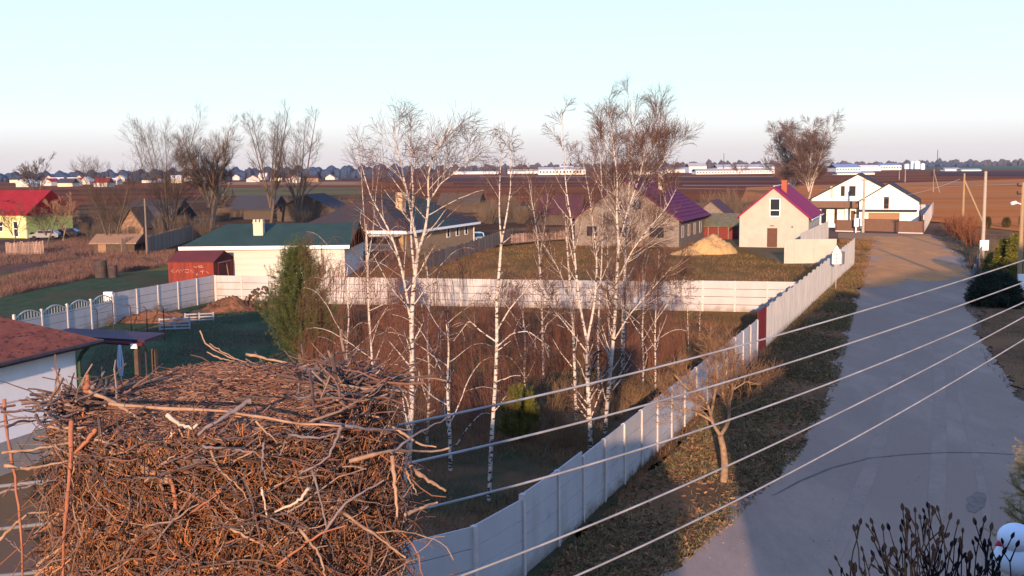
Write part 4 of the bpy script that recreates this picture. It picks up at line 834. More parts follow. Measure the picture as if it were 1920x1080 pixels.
birch('tallest birch of the clump, its narrow crown reaching highest into the sky', 1168, 715,
  [([(1168,620),(1170,540),(1175,450),(1178,380),(1182,300),(1184,240),(1182,188)], .13, .015), ([(1176,440),(1195,380),(1215,310),(1232,240),(1238,205)], .06, .012, 1), ([(1176,460),(1160,390),(1140,320),(1130,240)], .06, .012, -1), ([(1178,400),(1210,350),(1240,310),(1265,270)], .05, .01, -1)],
  [lv(22, (1.4, 3.2), 40, 8, .08, .14, .05, .42, t0=.3), lv(10, (.7, 1.7), 32, 6, .06, .04, .08, .5, t0=.12), lv(6, (.35, .95), 28, 4, .06, .0, .1, .6)], tmin=.0042)
birch('thin birch with a speckled foot between the lone birch and the clump', 1019, 722, [([(1018,650),(1016,580),(1013,500),(1006,430),(1000,390)], .075, .03), ([(1006,430),(996,370),(990,330)], .03, .01), ([(1012,480),(1022,420),(1028,360)], .03, .01)], UP)
birch('thin birch behind the clump, nearest the fence corner', 1229, 745, [([(1229,690),(1228,620),(1232,540),(1236,470)], .06, .02), ([(1230,600),(1260,560),(1285,520)], .03, .01)], UP)
birch('slim birch between the forked birch and the tall one', 1123, 745, [([(1122,690),(1121,620),(1124,560),(1128,500),(1130,420),(1128,340),(1125,280)], .07, .015)], UP)
birch('slim birch rising in front of the block house gable', 1142, 700, [([(1143,620),(1140,540),(1139,450),(1140,380),(1136,310)], .08, .02)], UP)
birch('thin pale birch left of the big birch crown', 691, 700, [([(692,600),(688,520),(686,440),(680,370),(676,300)], .07, .015), ([(688,500),(700,430),(705,360),(712,310)], .04, .01)], [lv(14, (.8, 1.9), 40, 7, .1, .14, .2, .4, t0=.3), lv(9, (.4, 1.1), 36, 5, .12, .0, .3, .5), lv(4, (.2, .6), 30, 4, .12, -.05, .3, .6)])
birch('young birch right of the clump before the cream fence', 1290, 672, [([(1291,640),(1289,590),(1291,550)], .035, .01)], [lv(10, (.4, .8), 45, 5), lv(6, (.2, .4), 40, 4)])
birch('pale young tree stake near the cream fence, farther one', 1312, 632, [([(1312,610),(1313,570)], .03, .01)], [lv(8, (.4, .8), 45, 5), lv(6, (.2, .4), 40, 4)])
# twisted fruit tree by the verge
b = base_of(1357, 905); Y = b.y
stem_tree('fruit_tree', 'low twisted tree with orange bark standing before the concrete fence', 'tree', b,
  [([tuple(b)]+W(Y, (1359,870),(1356,840),(1350,815)), .13, .09), (W(Y, (1350,815),(1336,795),(1330,765),(1318,745),(1290,730),(1262,700)), .06, .02), (W(Y, (1352,815),(1368,790),(1366,760),(1374,735),(1372,700),(1378,660)), .065, .02), (W(Y, (1333,780),(1340,740),(1345,700),(1340,655)), .05, .015), (W(Y, (1366,770),(1355,740),(1358,700),(1362,665)), .045, .015), (W(Y, (1336,790),(1300,770),(1270,768),(1245,745)), .04, .012), (W(Y, (1376,730),(1400,715),(1425,722)), .03, .01)],
  [lv(13, (.6, 1.3), 50, 7, .15, .12, 0, .5, t0=.2, fall=.4, sel=[1, 2, 3, 4, 5, 6]), lv(9, (.35, .8), 42, 5, .15, .1, 0, .55, t0=.12, fall=.4), lv(5, (.18, .42), 38, 4, .15, .08, 0, .6)], M['obark'], mat('brown_fruit_twig', (.2, .11, .06), (.12, .07, .045), 3, .9), tmin=.0042)
# ------------------------------------------------------------------ shrubs
def shrub_mesh(name, n, hgt, spread, m, wob=.1, trop=.1, droop=0, twigs=8, tw=(.25, .6), r0=.012, hang=False, K=7):
    t = thing(name, 'x', 'shrub'); mb = MB(); Ls = []; Rs = []
    for i in range(n):
        a = rng.uniform(0, 2*np.pi); q = np.array([math.cos(a), math.sin(a), 0]); p = q*rng.uniform(0, .25)*spread; lean = rng.uniform(.05, 1)*spread/hgt
        B = branch(p, unit(q*lean+np.array([0, 0, 1])), hgt*rng.uniform(.6, 1.05), K, wob, trop, droop); Ls.append(B); Rs.append(np.linspace(r0, r0*.4, K))
    put(mb, Ls, Rs, 4); mb.build('stems', m, t); mb = MB()
    L2, R2 = sub(Ls, Rs, twigs, tw, 32, 5, .12, -.4 if hang else .08, .3 if hang else 0, .6, t0=.2, lenfall=.2); put(mb, L2, R2, 3, r0*.3); mb.build('twigs', m, t); return t
M['redtwig'] = mat('red_brown_shrub', (.2, .08, .048), (.12, .05, .035), 1.5, .85); M['tantwig'] = mat('tan_shrub', (.2, .12, .06), (.13, .08, .045), 1.5, .85); M['orangetwig'] = mat('orange_dogwood', (.17, .065, .03), (.12, .045, .025), 1.5, .8); M['greytwig'] = mat('grey_brown_shrub', (.14, .1, .07), (.1, .07, .05), 1.5, .9)
S1 = shrub_mesh('willow_shrub', 34, 2.3, 1.6, M['redtwig'], .08, .12, .25, 9, (.3, .8)); S2 = shrub_mesh('willow_shrub', 30, 3.0, 1.4, M['redtwig'], .08, .2, .3, 10, (.5, 1.2), hang=True)
S3 = shrub_mesh('bramble_shrub', 34, 1.1, 1.1, M['tantwig'], .15, .05, .3, 8, (.2, .5)); S4 = shrub_mesh('bare_shrub', 40, 3.4, 3.0, M['greytwig'], .1, .15, 0, 11, (.6, 1.3), .03)
S5 = shrub_mesh('dogwood_shrub', 46, 3.1, 3.2, M['orangetwig'], .1, .12, 0, 10, (.5, 1.0), .035); S6 = shrub_mesh('bare_shrub', 30, 3.2, 1.9, M['greytwig'], .1, .15, .05, 12, (.4, 1.0), .022)
used = set()
def place(S, px, py, s_, label, group, rz=None):
    p = G(px, py); rz = random.uniform(0, 6.28) if rz is None else rz
    if S.name not in used: used.add(S.name); S.location = p; S.rotation_euler.z = rz; S.scale = (s_,)*3; S['label'] = label; S['group'] = group; return S
    return dup(S, p, rz, label, group, s_)
LW = 'red brown leafless willow shrub in the thicket under the birches'; GW = 'leafless willow shrubs under the birches'
for px, py in ((1235,700),(1200,690),(1255,675),(1175,700),(1110,690),(600,690),(632,670),(668,700),(720,690),(742,640),(800,690),(840,660),(878,690),(900,640),(960,650),(690,640),(820,730),(860,760),(890,800),(1040,650),(1060,700),(1000,700)):
    place(S1 if random.random() < .5 else S2, px+random.uniform(-8, 8), py+random.uniform(-8, 8), random.uniform(.75, 1.05), LW, GW)
for px, py in ((615,630),(655,610),(700,605),(745,610),(790,612),(850,612),(910,615),(980,625),(1050,630),(1090,640),(1130,650),(1180,655),(1230,640)):
    place(S1, px, py, random.uniform(.6, .8), 'low red brown shrub before the cream cross fence', 'low shrubs before the cream cross fence')
LB = 'low tan bramble at the foot of the birch clump'; GB = 'brambles at the foot of the birch clump'
for px, py in ((1040,800),(1060,840),(1085,830),(1120,850),(1020,780),(1150,790),(1180,770),(1210,760),(1190,720),(1240,740),(1265,720),(1290,705),(1000,820),(1050,760),(1155,740),(1310,690),(1335,670),(1360,655)):
    place(S3, px, py, random.uniform(.8, 1.25), LB, GB)
for px, py, s_, lb in ((1478,705,1.1,'small bare shrub on the verge below the dark red gate, right one'),(1432,700,1.2,'small bare shrub on the verge below the dark red gate, left one'),(1395,742,1.0,'low bramble on the verge right of the twisted tree')):
    place(S3, px, py, s_, lb, None)
for px, py, s_ in ((1803,450,1.15),(1785,440,.9),(1822,462,1.0),(1812,440,.9)): place(S5, px, py, s_, 'orange red leafless bush in the clump right of the road', 'orange red bushes right of the road')
for px, py, s_ in ((1335,420,1.6),(1362,418,1.7),(1388,415,1.3),(1310,425,1.2),(1415,405,1.2)): place(S4, px, py, s_, 'bare grey brown bush behind the shed and sand pile', 'bare bushes behind the sand pile')
LH = 'bare grey brown bush in the overgrown strip behind the roofs'; GH = 'bare bushes in the overgrown strip'
for i in range(130):
    px = random.choice([random.uniform(150, 430), random.uniform(400, 700), random.uniform(150, 600), random.uniform(900, 1100)]); py = random.uniform(385, 425) if px > 400 else random.uniform(405, 462)
    place(S4 if random.random() < .6 else S6, px, py, random.uniform(.55, 1.1), LH, GH)
for px, py in ((1838,500),(1850,512),(1828,520),(1843,540),(1862,500),(1858,470),(1870,480)): place(S6, px, py, .55, 'tangled grey hedge shrub by the slat fence right of the road', 'hedge shrubs right of the road')
for px, py in ((225,588),(255,582),(290,590),(340,575),(372,570),(150,620),(200,612)): place(S3, px, py, .9, 'thin bare shrub along the foot of the grey left fence', 'thin shrubs along the left fence')
place(S2, 640, 540, .9, 'pinkish bare shrub against the end of the cream siding', None); 
# ------------------------------------------------------------------ background trees
def bare_tree(label, px, py, ty, hw, nst, lv_, bm=None, tm=None, r=.3, cat='tree', name='bare_tree', spread=1.0, group=None, tmin=.02, fork=.25, sg=1):
    b = base_of(px, py); Y = b.y; h = PD(px, ty, Y).z; w_ = hw/F*Y; S = []
    for i in range(nst):
        a = 2*np.pi*i/nst+rng.uniform(-.5, .5); ex = w_*.95*math.cos(a)*(0 if nst == 1 else 1); ey = w_*.6*math.sin(a)*(0 if nst == 1 else 1); hh = h*rng.uniform(.66, .88) if i else h*.93
        pts = [tuple(b)] if not fork or i == 0 else []; f0 = fork if fork else 0
        if fork and i: pts = [(b.x, b.y, h*f0*.9)]
        for k in (1, 2, 3, 4): t = k/4; pts.append((b.x+ex*t**1.05+rng.uniform(-.04, .04)*w_, b.y+ey*t**1.3, f0*h*(1-t if i and fork else 0)+hh*t if not (i and fork) else f0*h*.9+(hh-f0*h*.9)*t))
        S.append((pts, r*.8*(1 if i == 0 else .6), r*.1))
    return stem_tree(name, label, cat, b, S, lv_, bm or M['gbark'], tm or M['gtwig'], group, tmin=tmin)
def LV(Y, hw, n=(12, 8, 6), trop=.14, ang=42):
    w_ = hw/F*Y; return [lv(n[0], (w_*.9, w_*1.5), ang+4, 7, .07, trop*.7, 0, .45, t0=.2, fall=.55), lv(n[1], (w_*.4, w_*.8), 34, 5, .06, trop*.5, 0, .5, t0=.1), lv(n[2]-1 if n[2] else 0, (w_*.2, w_*.42), 28, 4, .06, .05, 0, .6, t0=.1)]
bare_tree('small round bare tree behind the red roofed house', 65, 395, 297, 30, 5, LV(270, 30, (7, 6, 5)), r=.3, fork=.35, tmin=.03)
bare_tree('bushy many stemmed bare tree over the wooden sheds', 212, 474, 294, 52, 9, LV(135, 52, (12, 8, 5)), r=.14, fork=0, tmin=.007)
bare_tree('tall spreading bare tree with many slender stems, left of the pollard', 318, 458, 208, 62, 9, LV(146, 62, (13, 9, 5), .16), r=.2, fork=0, tmin=.007)
bare_tree('bare tree with a thick pale pollard trunk left of the green roof', 395, 446, 230, 48, 7, LV(160, 48, (15, 10, 6)), bm=mat('tan_bark', (.3, .2, .12), (.2, .13, .09), 5, .9, .3), r=.55, fork=.3, tmin=.008)
bare_tree('tall bare tree, left one of the pair behind the green roof', 508, 420, 196, 40, 5, LV(195, 40, (15, 9, 5), .16), r=.35, fork=.15, tmin=.009)
bare_tree('tall bare tree, right one of the pair behind the green roof', 560, 420, 206, 42, 5, LV(195, 42, (15, 9, 5), .16), r=.33, fork=.1, tmin=.009)
bare_tree('small bare tree in front of the yellow house wall', 25, 462, 385, 24, 4, LV(145, 24, (7, 6, 4)), r=.12, fork=.3, tmin=.012); bare_tree('forked bare fruit tree before the lime green gable', 88, 462, 388, 30, 5, LV(143, 30, (7, 6, 4)), r=.14, fork=.3, tmin=.012)
bare_tree('orange lit bare tree against the lime green gable', 118, 452, 372, 24, 4, LV(155, 24, (9, 7, 5)), bm=M['obark'], tm=M['obark'], r=.13, fork=.3, tmin=.008)
bare_tree('thin bare poplar far beyond the hip roof house', 908, 392, 315, 10, 2, LV(250, 10, (8, 5, 3)), r=.15, fork=.2, tmin=.02)
for px, py, ty, hw, lb in ((1484,372,226,36,'left one of the twin white stemmed birches behind the beige garage'),(1516,376,222,42,'right one of the twin white stemmed birches behind the beige garage')):
    bare_tree(lb, px, py, ty, hw, 6, [lv(20, (3.2, 5.6), 48, 8, .06, .14, .05, .4, t0=.1, fall=.3), lv(11, (1.8, 3.8), 36, 6, .07, .02, .1, .5, fall=.4), lv(6, (.8, 2.0), 32, 4, .07, -.02, .1, .6, fall=.4)], bm=M['bark'], tm=mat('dark_birch_twig', (.07, .045, .04), (.12, .075, .06), 3, .9), r=.3, fork=.12, tmin=.022, name='birch_tree', group='twin birches')
for px, py, ty, hw in ((1450,330,306,22),(1385,328,311,14),(1250,326,308,14),(1200,328,306,16),(900,326,309,14),(870,327,308,14),(1100,326,310,12)):
    bare_tree('far small bare tree near the works buildings on the horizon', px, py, ty, hw, 3, LV(1200, hw, (7, 6, 0)), r=.5, fork=.2, tmin=.12, group='far bare trees near the works')
# ------------------------------------------------------------------ evergreens
def leafy(mb, P, size, n, up=0.0, flat=.35):
    """n needle blades round each point"""
    P = np.asarray(P); N = len(P)*n; c = np.repeat(P, n, 0); d = rng.normal(size=(N, 3)); d[:, 2] = d[:, 2]*.7+up; d /= np.linalg.norm(d, axis=1, keepdims=True)
    s_ = size*rng.uniform(.6, 1.2, (N, 1)); q = np.cross(d, rng.normal(size=(N, 3))); q /= np.linalg.norm(q, axis=1, keepdims=True); q *= s_*flat*.5
    V = np.stack([c-q*.6, c+q*.6, c+d*s_+q*.25, c+d*s_-q*.25], 1).reshape(-1, 3); s0 = mb.n; mb.v.append(V); mb.n += len(V); mb.f.append(('np', np.arange(len(V)).reshape(-1, 4)+s0))
def conifer(name, label, px, py, ty, hw, m, cone=1.0, dens=1.0, candle=False, size=.12, cat='tree', up=.4, bl=.0, group=None, droop=0):
    b = base_of(px, py); Y = b.y; h = PD(px, ty, Y).z; w_ = hw/F*Y; t = thing(name, label, cat, tuple(b), 0, group)
    mb = MB(); mb.tubes([[(0,0,0),(0,0,h*.5),(0,0,h*.96)]], [[w_*.08,w_*.05,.012]], 6); mb.build('trunk', M['gbark'], t)
    Ls = []; nb = int(90*dens)
    for i in range(nb):
        f_ = i/nb; z = h*(.04+.9*f_); ww = w_*((1-f_)**cone)*(rng.uniform(.5, 1.15) if candle else rng.uniform(.75, 1.1))*(min(1, .7+f_*1.5) if candle else 1)+.05; a = i*2.4+rng.uniform(-.3, .3); d = np.array([math.cos(a), math.sin(a), up-droop*(1-f_)])
        Ls.append(branch(np.array([0, 0, z]), unit(d), ww*1.15, 6, .07, .1 if candle else .02))
    lb = MB(); put(lb, Ls, [np.linspace(.03, .008, 6)]*nb, 4); lb.build('limbs', M['gbark'], t)
    L2, _ = sub(Ls, [np.linspace(.02, .01, 6)]*nb, int(9), (w_*.15, w_*.34), 40, 4, .1, .15 if candle else 0, 0, .5, t0=.25, lenfall=.3)
    pts = np.concatenate([resample(l, 9)[2:] for l in L2]+[resample(l, 8)[3:] for l in Ls]); mb = MB(); leafy(mb, pts, size, 8 if candle else 5, .25 if candle else 0, .16 if candle else .35)
    if candle:
        tips = [l[-1] for l in L2 if rng.random() < .25]+[l[-1] for l in Ls]; C2 = []
        for p in tips:
            k = rng.uniform(.25, .5); C2 += [p+np.array([0, 0, k*j/6]) for j in range(7)]
        leafy(mb, C2, size*.75, 8, .6, .2)
        for j in range(12): leafy(mb, [[0, 0, h*(.93+.006*j)]], size, 10, .3)
    mb.build('foliage', m, t); return t
conifer('pine_tree', 'bushy dark green pine with upright candle shoots left of the birches', 567, 683, 462, 100, M['needle'], .72, 1.9, True, .13)
M['olive'] = mat('olive_needle', (.1, .1, .02), (.16, .14, .03), 2, .7, island=.4); M['darkneedle'] = mat('dark_needle', (.012, .022, .016), (.025, .035, .02), 2, .75, island=.4); M['thujabrown'] = mat('bronze_thuja', (.07, .045, .02), (.1, .07, .025), 2, .8, island=.3)
conifer('juniper_bush', 'low olive green pine shrub between the lone birch and the clump', 972, 830, 745, 48, M['olive'], .5, .6, True, .14, 'shrub')
conifer('juniper_bush', 'wide dark juniper bush at the road edge below the slat fence', 1866, 575, 515, 42, M['darkneedle'], .35, 1.3, False, .3, 'shrub', up=.1)
for px, py, ty, hw, lb in ((1905,540,440,26,'tall yellow green thuja beside the twin pole'),(1882,535,452,24,'yellow green thuja left of the one beside the twin pole'),(1862,522,478,18,'low yellow green thuja nearest the slat fence')): conifer('thuja_bush', lb, px, py, ty, hw, M['olive'], .4, 1.0, False, .25, 'shrub', .8)
for px, py, ty, lb in ((1851,430,410,'small dark columnar thuja behind the hedge, left one'),(1887,428,411,'small dark columnar thuja behind the hedge, middle one'),(1917,428,406,'small dark columnar thuja behind the hedge, right one')): conifer('thuja_bush', lb, px, py, ty, 7, M['thujabrown'], .3, .5, False, .3, 'shrub', 1.2)
conifer('thuja_bush', 'tiny dark conifer by the corner of the lime green house', 61, 449, 437, 5, M['darkneedle'], .7, .3, False, .2, 'shrub', .5)
# spruce tips at lower right, magnolia in front
def near_spruce():
    b = np.array([5.05, 9.9, 0]); t = thing('spruce_tree', 'young spruce with sunlit yellow green tips at the bottom right corner', 'tree', (5.05, 9.9, 0)); mb = MB(); mb.tubes([[(0,0,0),(0,0,3.6),(0,0,7.3)]], [[.12,.07,.015]], 8); mb.build('trunk', M['gbark'], t)
    Ls = []; n = 110
    for i in range(n):
        f_ = (i/n)**.6; a = i*2.4; ww = (1-f_)*1.5+.16; Ls.append(branch(np.array([0, 0, .8+6.4*f_]), unit(np.array([math.cos(a), math.sin(a), .25])), ww, 7, .05, .06))
    lb = MB(); put(lb, Ls, [np.linspace(.02, .006, 7)]*n, 4); lb.build('limbs', M['gbark'], t)
    L2, _ = sub(Ls, [np.linspace(.01, .005, 7)]*n, 9, (.15, .4), 45, 5, .05, .05, 0, .5, t0=.15, lenfall=.4)
    sel = [l for l in Ls+L2 if l[-1][2] > 3.2]; mb = MB(); leafy(mb, np.concatenate([resample(l, 22)[2:] for l in sel]), .03, 6, .1, .16); mb.build('foliage', mat('golden_spruce_needle', (.3, .22, .07), (.18, .15, .045), 3, .7, island=.4), t)
near_spruce()
M['magnolia'] = mat('magnolia_twig', (.009, .008, .01), (.014, .012, .013), 3, .9); M['bud'] = mat('magnolia_bud', (.006, .006, .008), (.01, .009, .011), 5, .9)  # near-black twig and bud colours stand in for shade falling on them
def magnolia():
    Y = 8.6; b = Vector((3.55, Y, 0)); t = thing('magnolia_tree', 'dark leafless magnolia with fat pointed buds at the bottom right', 'tree', tuple(b)); hub = np.array([0, 0, 4.6]); mb = MB(); mb.tubes([[(0,0,0),(.03,0,2.2),(0,0,4.7)]], [[.08,.06,.04]], 8); mb.build('trunk', M['magnolia'], t)
    tips = [(1570,1052),(1560,1078),(1600,1070),(1612,985),(1636,983),(1640,1000),(1668,995),(1693,958),(1700,975),(1716,962),(1726,975),(1740,953),(1748,968),(1760,960),(1780,975),(1795,985),(1805,1000),(1830,985),(1838,1000),(1858,995),(1660,1030),(1690,1020),(1720,1040),(1750,1035),(1775,1045),(1800,1030),(1820,1050),(1846,1030),(1640,1045),(1618,1035),(1580,1110),(1850,1060),(1880,1040),(1770,1010),(1710,1010),(1896,1010)]
    L1 = []; buds = []; L2 = []
    for k in range(9): 
        e = np.array(PD(1590+k*38, 1110+abs(k-4)*6, Y+rng.uniform(-.4, .4)))-np.array(b); mid = (hub+e)/2+rng.normal(size=3)*.05; L1.append(resample([hub, mid, e], 7))
    for (x, y) in tips:
        for c_ in range(2):
            xx, yy = x+(rng.uniform(-22, 22) if c_ else 0), y+(rng.uniform(8, 50) if c_ else 0); tip = np.array(PD(xx, yy, Y+rng.uniform(-.5, .5)))-np.array(b)
            j = min(range(9), key=lambda q: np.linalg.norm(L1[q][-1]-tip)); s_ = L1[j][rng.integers(4, 7)]; mid = s_*.45+tip*.55+np.array([rng.normal()*.03, 0, -.06]); P = resample([s_, mid, tip], 7); P[2:5] += rng.normal(size=(3, 3))*.012; L2.append(P); buds.append((P[-1], unit(P[-1]-P[-2])))
            for q in (3, 4, 5):
                if rng.random() < .55: d = unit(unit(P[q]-P[q-1])+perp(unit(P[q]-P[q-1]))*.6+np.array([0, 0, .4])); e = P[q]+d*rng.uniform(.05, .16); L2.append(resample([P[q], (P[q]+e)/2, e], 7)); buds.append((e, d))
    mb = MB(); put(mb, L1, [np.linspace(.03, .012, 7)]*9, 6); put(mb, L2, [np.linspace(.008, .0045, 7)]*len(L2), 5); mb.build('limbs', M['magnolia'], t, smooth=True)
    mb = MB()
    for p, d in buds:
        s_ = rng.uniform(.8, 1.2); prof = [(0, .004), (.012, .011), (.028, .0145), (.045, .011), (.062, .002)]
        mb.tubes([[p+d*z*s_ for z, _ in prof]], [[r*s_ for _, r in prof]], 6)
    tag(mb.build('buds', M['bud'], t, smooth=True), kind='stuff')
magnolia()
# white rounded ornament among them
M['palebluewhite'] = mat('pale_blue_white_paint', (.6, .68, .76), (.5, .6, .7), 2, .4); M['redpaint'] = mat('red_paint', (.4, .03, .05), None, rough=.5)
Yo = 9.3; cen = PD(1904, 1016, Yo); t = thing('garden_ornament', 'pale blue white rounded bird ornament with a red point, behind the spruce tips', 'ornament', (cen.x, cen.y, 0))
def ell(mb, c, r, nu=20, nv=12):
    V = [(c[0]+r[0]*math.cos(2*math.pi*u/nu)*math.sin(math.pi*v/nv), c[1]+r[1]*math.sin(2*math.pi*u/nu)*math.sin(math.pi*v/nv), c[2]+r[2]*math.cos(math.pi*v/nv)) for v in range(nv+1) for u in range(nu)]
    mb.add(V, [(v*nu+u, v*nu+(u+1) % nu, (v+1)*nu+(u+1) % nu, (v+1)*nu+u) for v in range(nv) for u in range(nu)])
mb = MB(); ell(mb, (0, 0, cen.z+.04), (.16, .14, .13)); mb.build('head', M['palebluewhite'], t, smooth=True)
mb = MB(); ell(mb, (.02, .03, cen.z-.16), (.2, .15, .16)); mb.build('body', M['palebluewhite'], t, smooth=True)
mb = MB(); mb.tubes([[(-.12,0,cen.z+.0),(-.16,-.02,cen.z-.01),(-.2,-.03,cen.z-.02)]], [[.04,.025,.003]], 6); mb.build('beak', M['redpaint'], t)
mb = MB(); mb.tube([(0,0,0),(0,0,cen.z-.28)], .03, 6); mb.build('post', M['corr'], t)
# ------------------------------------------------------------------ piles
def pile(name, label, px, py, ty, hw, dw, m, cat, n=26, rough=.18, sharp=1.0):
    b = base_of(px, py); h = PD(px, ty, b.y).z; w_ = hw/F*b.y; mb = MB(); N = n
    r_ = np.random.default_rng(int(px)); ph = r_.uniform(0, 6, 8)
    V = []; 
    for i in range(N+1):
        for j in range(N+1):
            u = -1+2*i/N; v = -1+2*j/N; d = min(1, math.hypot(u, v)); z = h*(1-d**1.6)**sharp*(1+rough*math.sin(u*5+ph[0])*math.cos(v*4+ph[1]))+rough*h*r_.normal()*.25*(d < .97)
            V.append((u*w_, v*dw+dw*.6, max(-.03, z if d < 1 else -.03)))
    mb.add(V, [(i*(N+1)+j, (i+1)*(N+1)+j, (i+1)*(N+1)+j+1, i*(N+1)+j+1) for i in range(N) for j in range(N)]); return tag(mb.build(name, m, None, tuple(b), smooth=True), label, cat)
M['sand'] = mat('sand', (.5, .3, .13), (.4, .24, .1), 1.5, .95, .2)
pile('sand_pile', 'wide rounded heap of ochre sand beside the beige garage', 1338, 477, 446, 50, 2.6, M['sand'], 'sand pile', 34, .22, .75)
pile('sand_pile', 'lower flat spill of ochre sand in front of the block house corner', 1290, 479, 468, 34, 1.8, M['sand'], 'sand pile', 24, .1)
M['soil'] = mat('brown_soil', (.2, .09, .05), (.1, .05, .03), 2.5, .95, .5)
pile('soil_heap', 'reddish brown heap of soil at the foot of the cream fence corner', 425, 585, 562, 55, 1.6, M['soil'], 'soil heap', 30, .35)
pile('soil_heap', 'low brown soil bank along the foot of the grey left fence', 290, 606, 588, 95, 1.2, M['soil'], 'soil heap', 30, .4)
pile('soil_heap', 'very low heap of soil by the barrels on the dry meadow', 262, 497, 489, 40, 3, M['soil'], 'soil heap', 26, .4)
b = base_of(505, 580); mb = MB(); mb2 = MB()
for i in range(230):
    a = rng.uniform(-1, 1); zz = rng.uniform(0, 1)*(1.9*(1-abs(a)**1.5)); x = a*2.3; y = rng.uniform(-.2, .7)*(1-zz/2.4); an = rng.uniform(0, 6.28); L_ = rng.uniform(.15, .35); d = np.array([math.cos(an)*.5, math.sin(an), rng.uniform(-.3, .3)]); p = np.array([x, y, zz+.1]); r_ = rng.uniform(.06, .13)
    (mb if rng.random() < .6 else mb2).tubes([[p-d*L_/2, p, p+d*L_/2]], [[r_]*3], 6)
t = thing('log_pile', 'tumbled dark pile of cut logs left of the pine', 'log pile', tuple(b)); mb.build('dark_logs', M['darkwood'], t); mb2.build('brown_logs', M['oldplank'], t)
# ------------------------------------------------------------------ grass and litter
def blades(name, polys, n, size, m, flat=False, kind='stuff', wd=.3):
    """n small blades or leaves scattered inside pixel polygons (uniform on the ground)"""
    mb = MB()
    for poly, frac in polys:
        P = np.array([[*G(*p)[:2]] for p in poly]); x0, y0 = P.min(0); x1, y1 = P.max(0); k = int(n*frac); got = []; tot = 0
        while tot < k:
            q = rng.uniform((x0, y0), (x1, y1), (k, 2)); ins = np.zeros(k, bool); j = len(P)-1
            for i in range(len(P)):
                c_ = ((P[i, 1] > q[:, 1]) != (P[j, 1] > q[:, 1])) & (q[:, 0] < (P[j, 0]-P[i, 0])*(q[:, 1]-P[i, 1])/(P[j, 1]-P[i, 1]+1e-9)+P[i, 0]); ins ^= c_; j = i
            fld = np.sin(q[:, 0]*.9+1.3*np.sin(q[:, 1]*.5))+np.sin(q[:, 1]*.7+q[:, 0]*.3)+rng.normal(size=k)*.8; ins &= fld > -.6
            got.append(q[ins]); tot += ins.sum()
        q = np.concatenate(got)[:k]; N = len(q); c = np.concatenate([q, np.full((N, 1), .03)], 1)
        d = rng.normal(size=(N, 3)); d[:, 2] = np.abs(d[:, 2])*(.25 if flat else 1.6)+(.02 if flat else .5); d /= np.linalg.norm(d, axis=1, keepdims=True); s_ = size*rng.uniform(.4, 1.3, (N, 1))
        w_ = np.cross(d, rng.normal(size=(N, 3))); w_ /= np.linalg.norm(w_, axis=1, keepdims=True); w_ *= s_*wd
        V = np.stack([c-w_*.5, c+w_*.5, c+d*s_+w_*.3, c+d*s_-w_*.1], 1).reshape(-1, 3); s0 = mb.n; mb.v.append(V); mb.n += len(V); mb.f.append(('np', np.arange(len(V)).reshape(-1, 4)+s0))
    return tag(mb.build(name, m), kind=kind)
VG = [(1044,1050),(1180,925),(1260,855),(1425,668),(1574,500),(1622,520),(1596,610),(1566,740),(1494,860),(1355,1000),(1245,1090),(1050,1230),(860,1230)]
blades('leaf_litter', [(VG, 1)], 60000, .12, mat('fallen_leaf', (.26, .13, .06), (.13, .08, .045), 1, .9, island=.5), True, wd=.7)
blades('grass', [(VG, 1)], 36000, .16, mat('verge_grass', (.09, .1, .04), (.14, .12, .06), .5, .9, island=.5), False, wd=.12)
blades('grass', [([(1755,440),(1815,515),(1812,560),(1845,680),(1915,760),(2150,1000),(2500,1000),(2200,500)], 1)], 26000, .18, mat('dark_verge_grass', (.06, .075, .035), (.1, .085, .05), .5, .9, island=.5), False, wd=.14)
blades('grass', [([(-40,540),(100,500),(225,480),(330,470),(315,500),(180,520),(0,560)], .75), ([(0,480),(150,445),(330,455),(220,480),(0,500)], .25)], 60000, .5, mat('dry_reed', (.19, .1, .075), (.11, .065, .05), .3, .9, island=.35), False, wd=.05)
blades('grass', [([(140,735),(190,640),(330,604),(440,585),(520,588),(600,640),(640,740)], 1)], 45000, .12, mat('lawn_blade', (.04, .055, .03), (.075, .085, .055), .4, .9, island=.4), False, wd=.15)
blades('grass', [([(560,610),(900,595),(1480,592),(1425,655),(1260,845),(1180,915),(1050,1030),(880,1150),(640,1150),(560,700)], 1)], 110000, .24, mat('yard_dead_grass', (.2, .095, .045), (.11, .075, .035), .25, .9, island=.4), False, wd=.07)
blades('grass', [([(640,530),(860,472),(1050,454),(1290,450),(1475,497),(1560,500),(1500,560),(1000,586)], .8), ([(1570,500),(1575,450),(1640,446),(1622,540),(1560,545)], .2)], 40000, .22, mat('plot_grass', (.24, .125, .05), (.14, .08, .035), .1, .9, island=.35), False, wd=.12)
blades('stones', [([(1245,1080),(1480,862),(1590,610),(1640,445),(1745,445),(1822,560),(1852,660),(1925,760),(2100,1000),(2100,1080)], 1)], 26000, .05, mat('gravel_stone', (.35, .3, .26), (.2, .17, .15), 1, .9, island=.3), True, wd=.8)
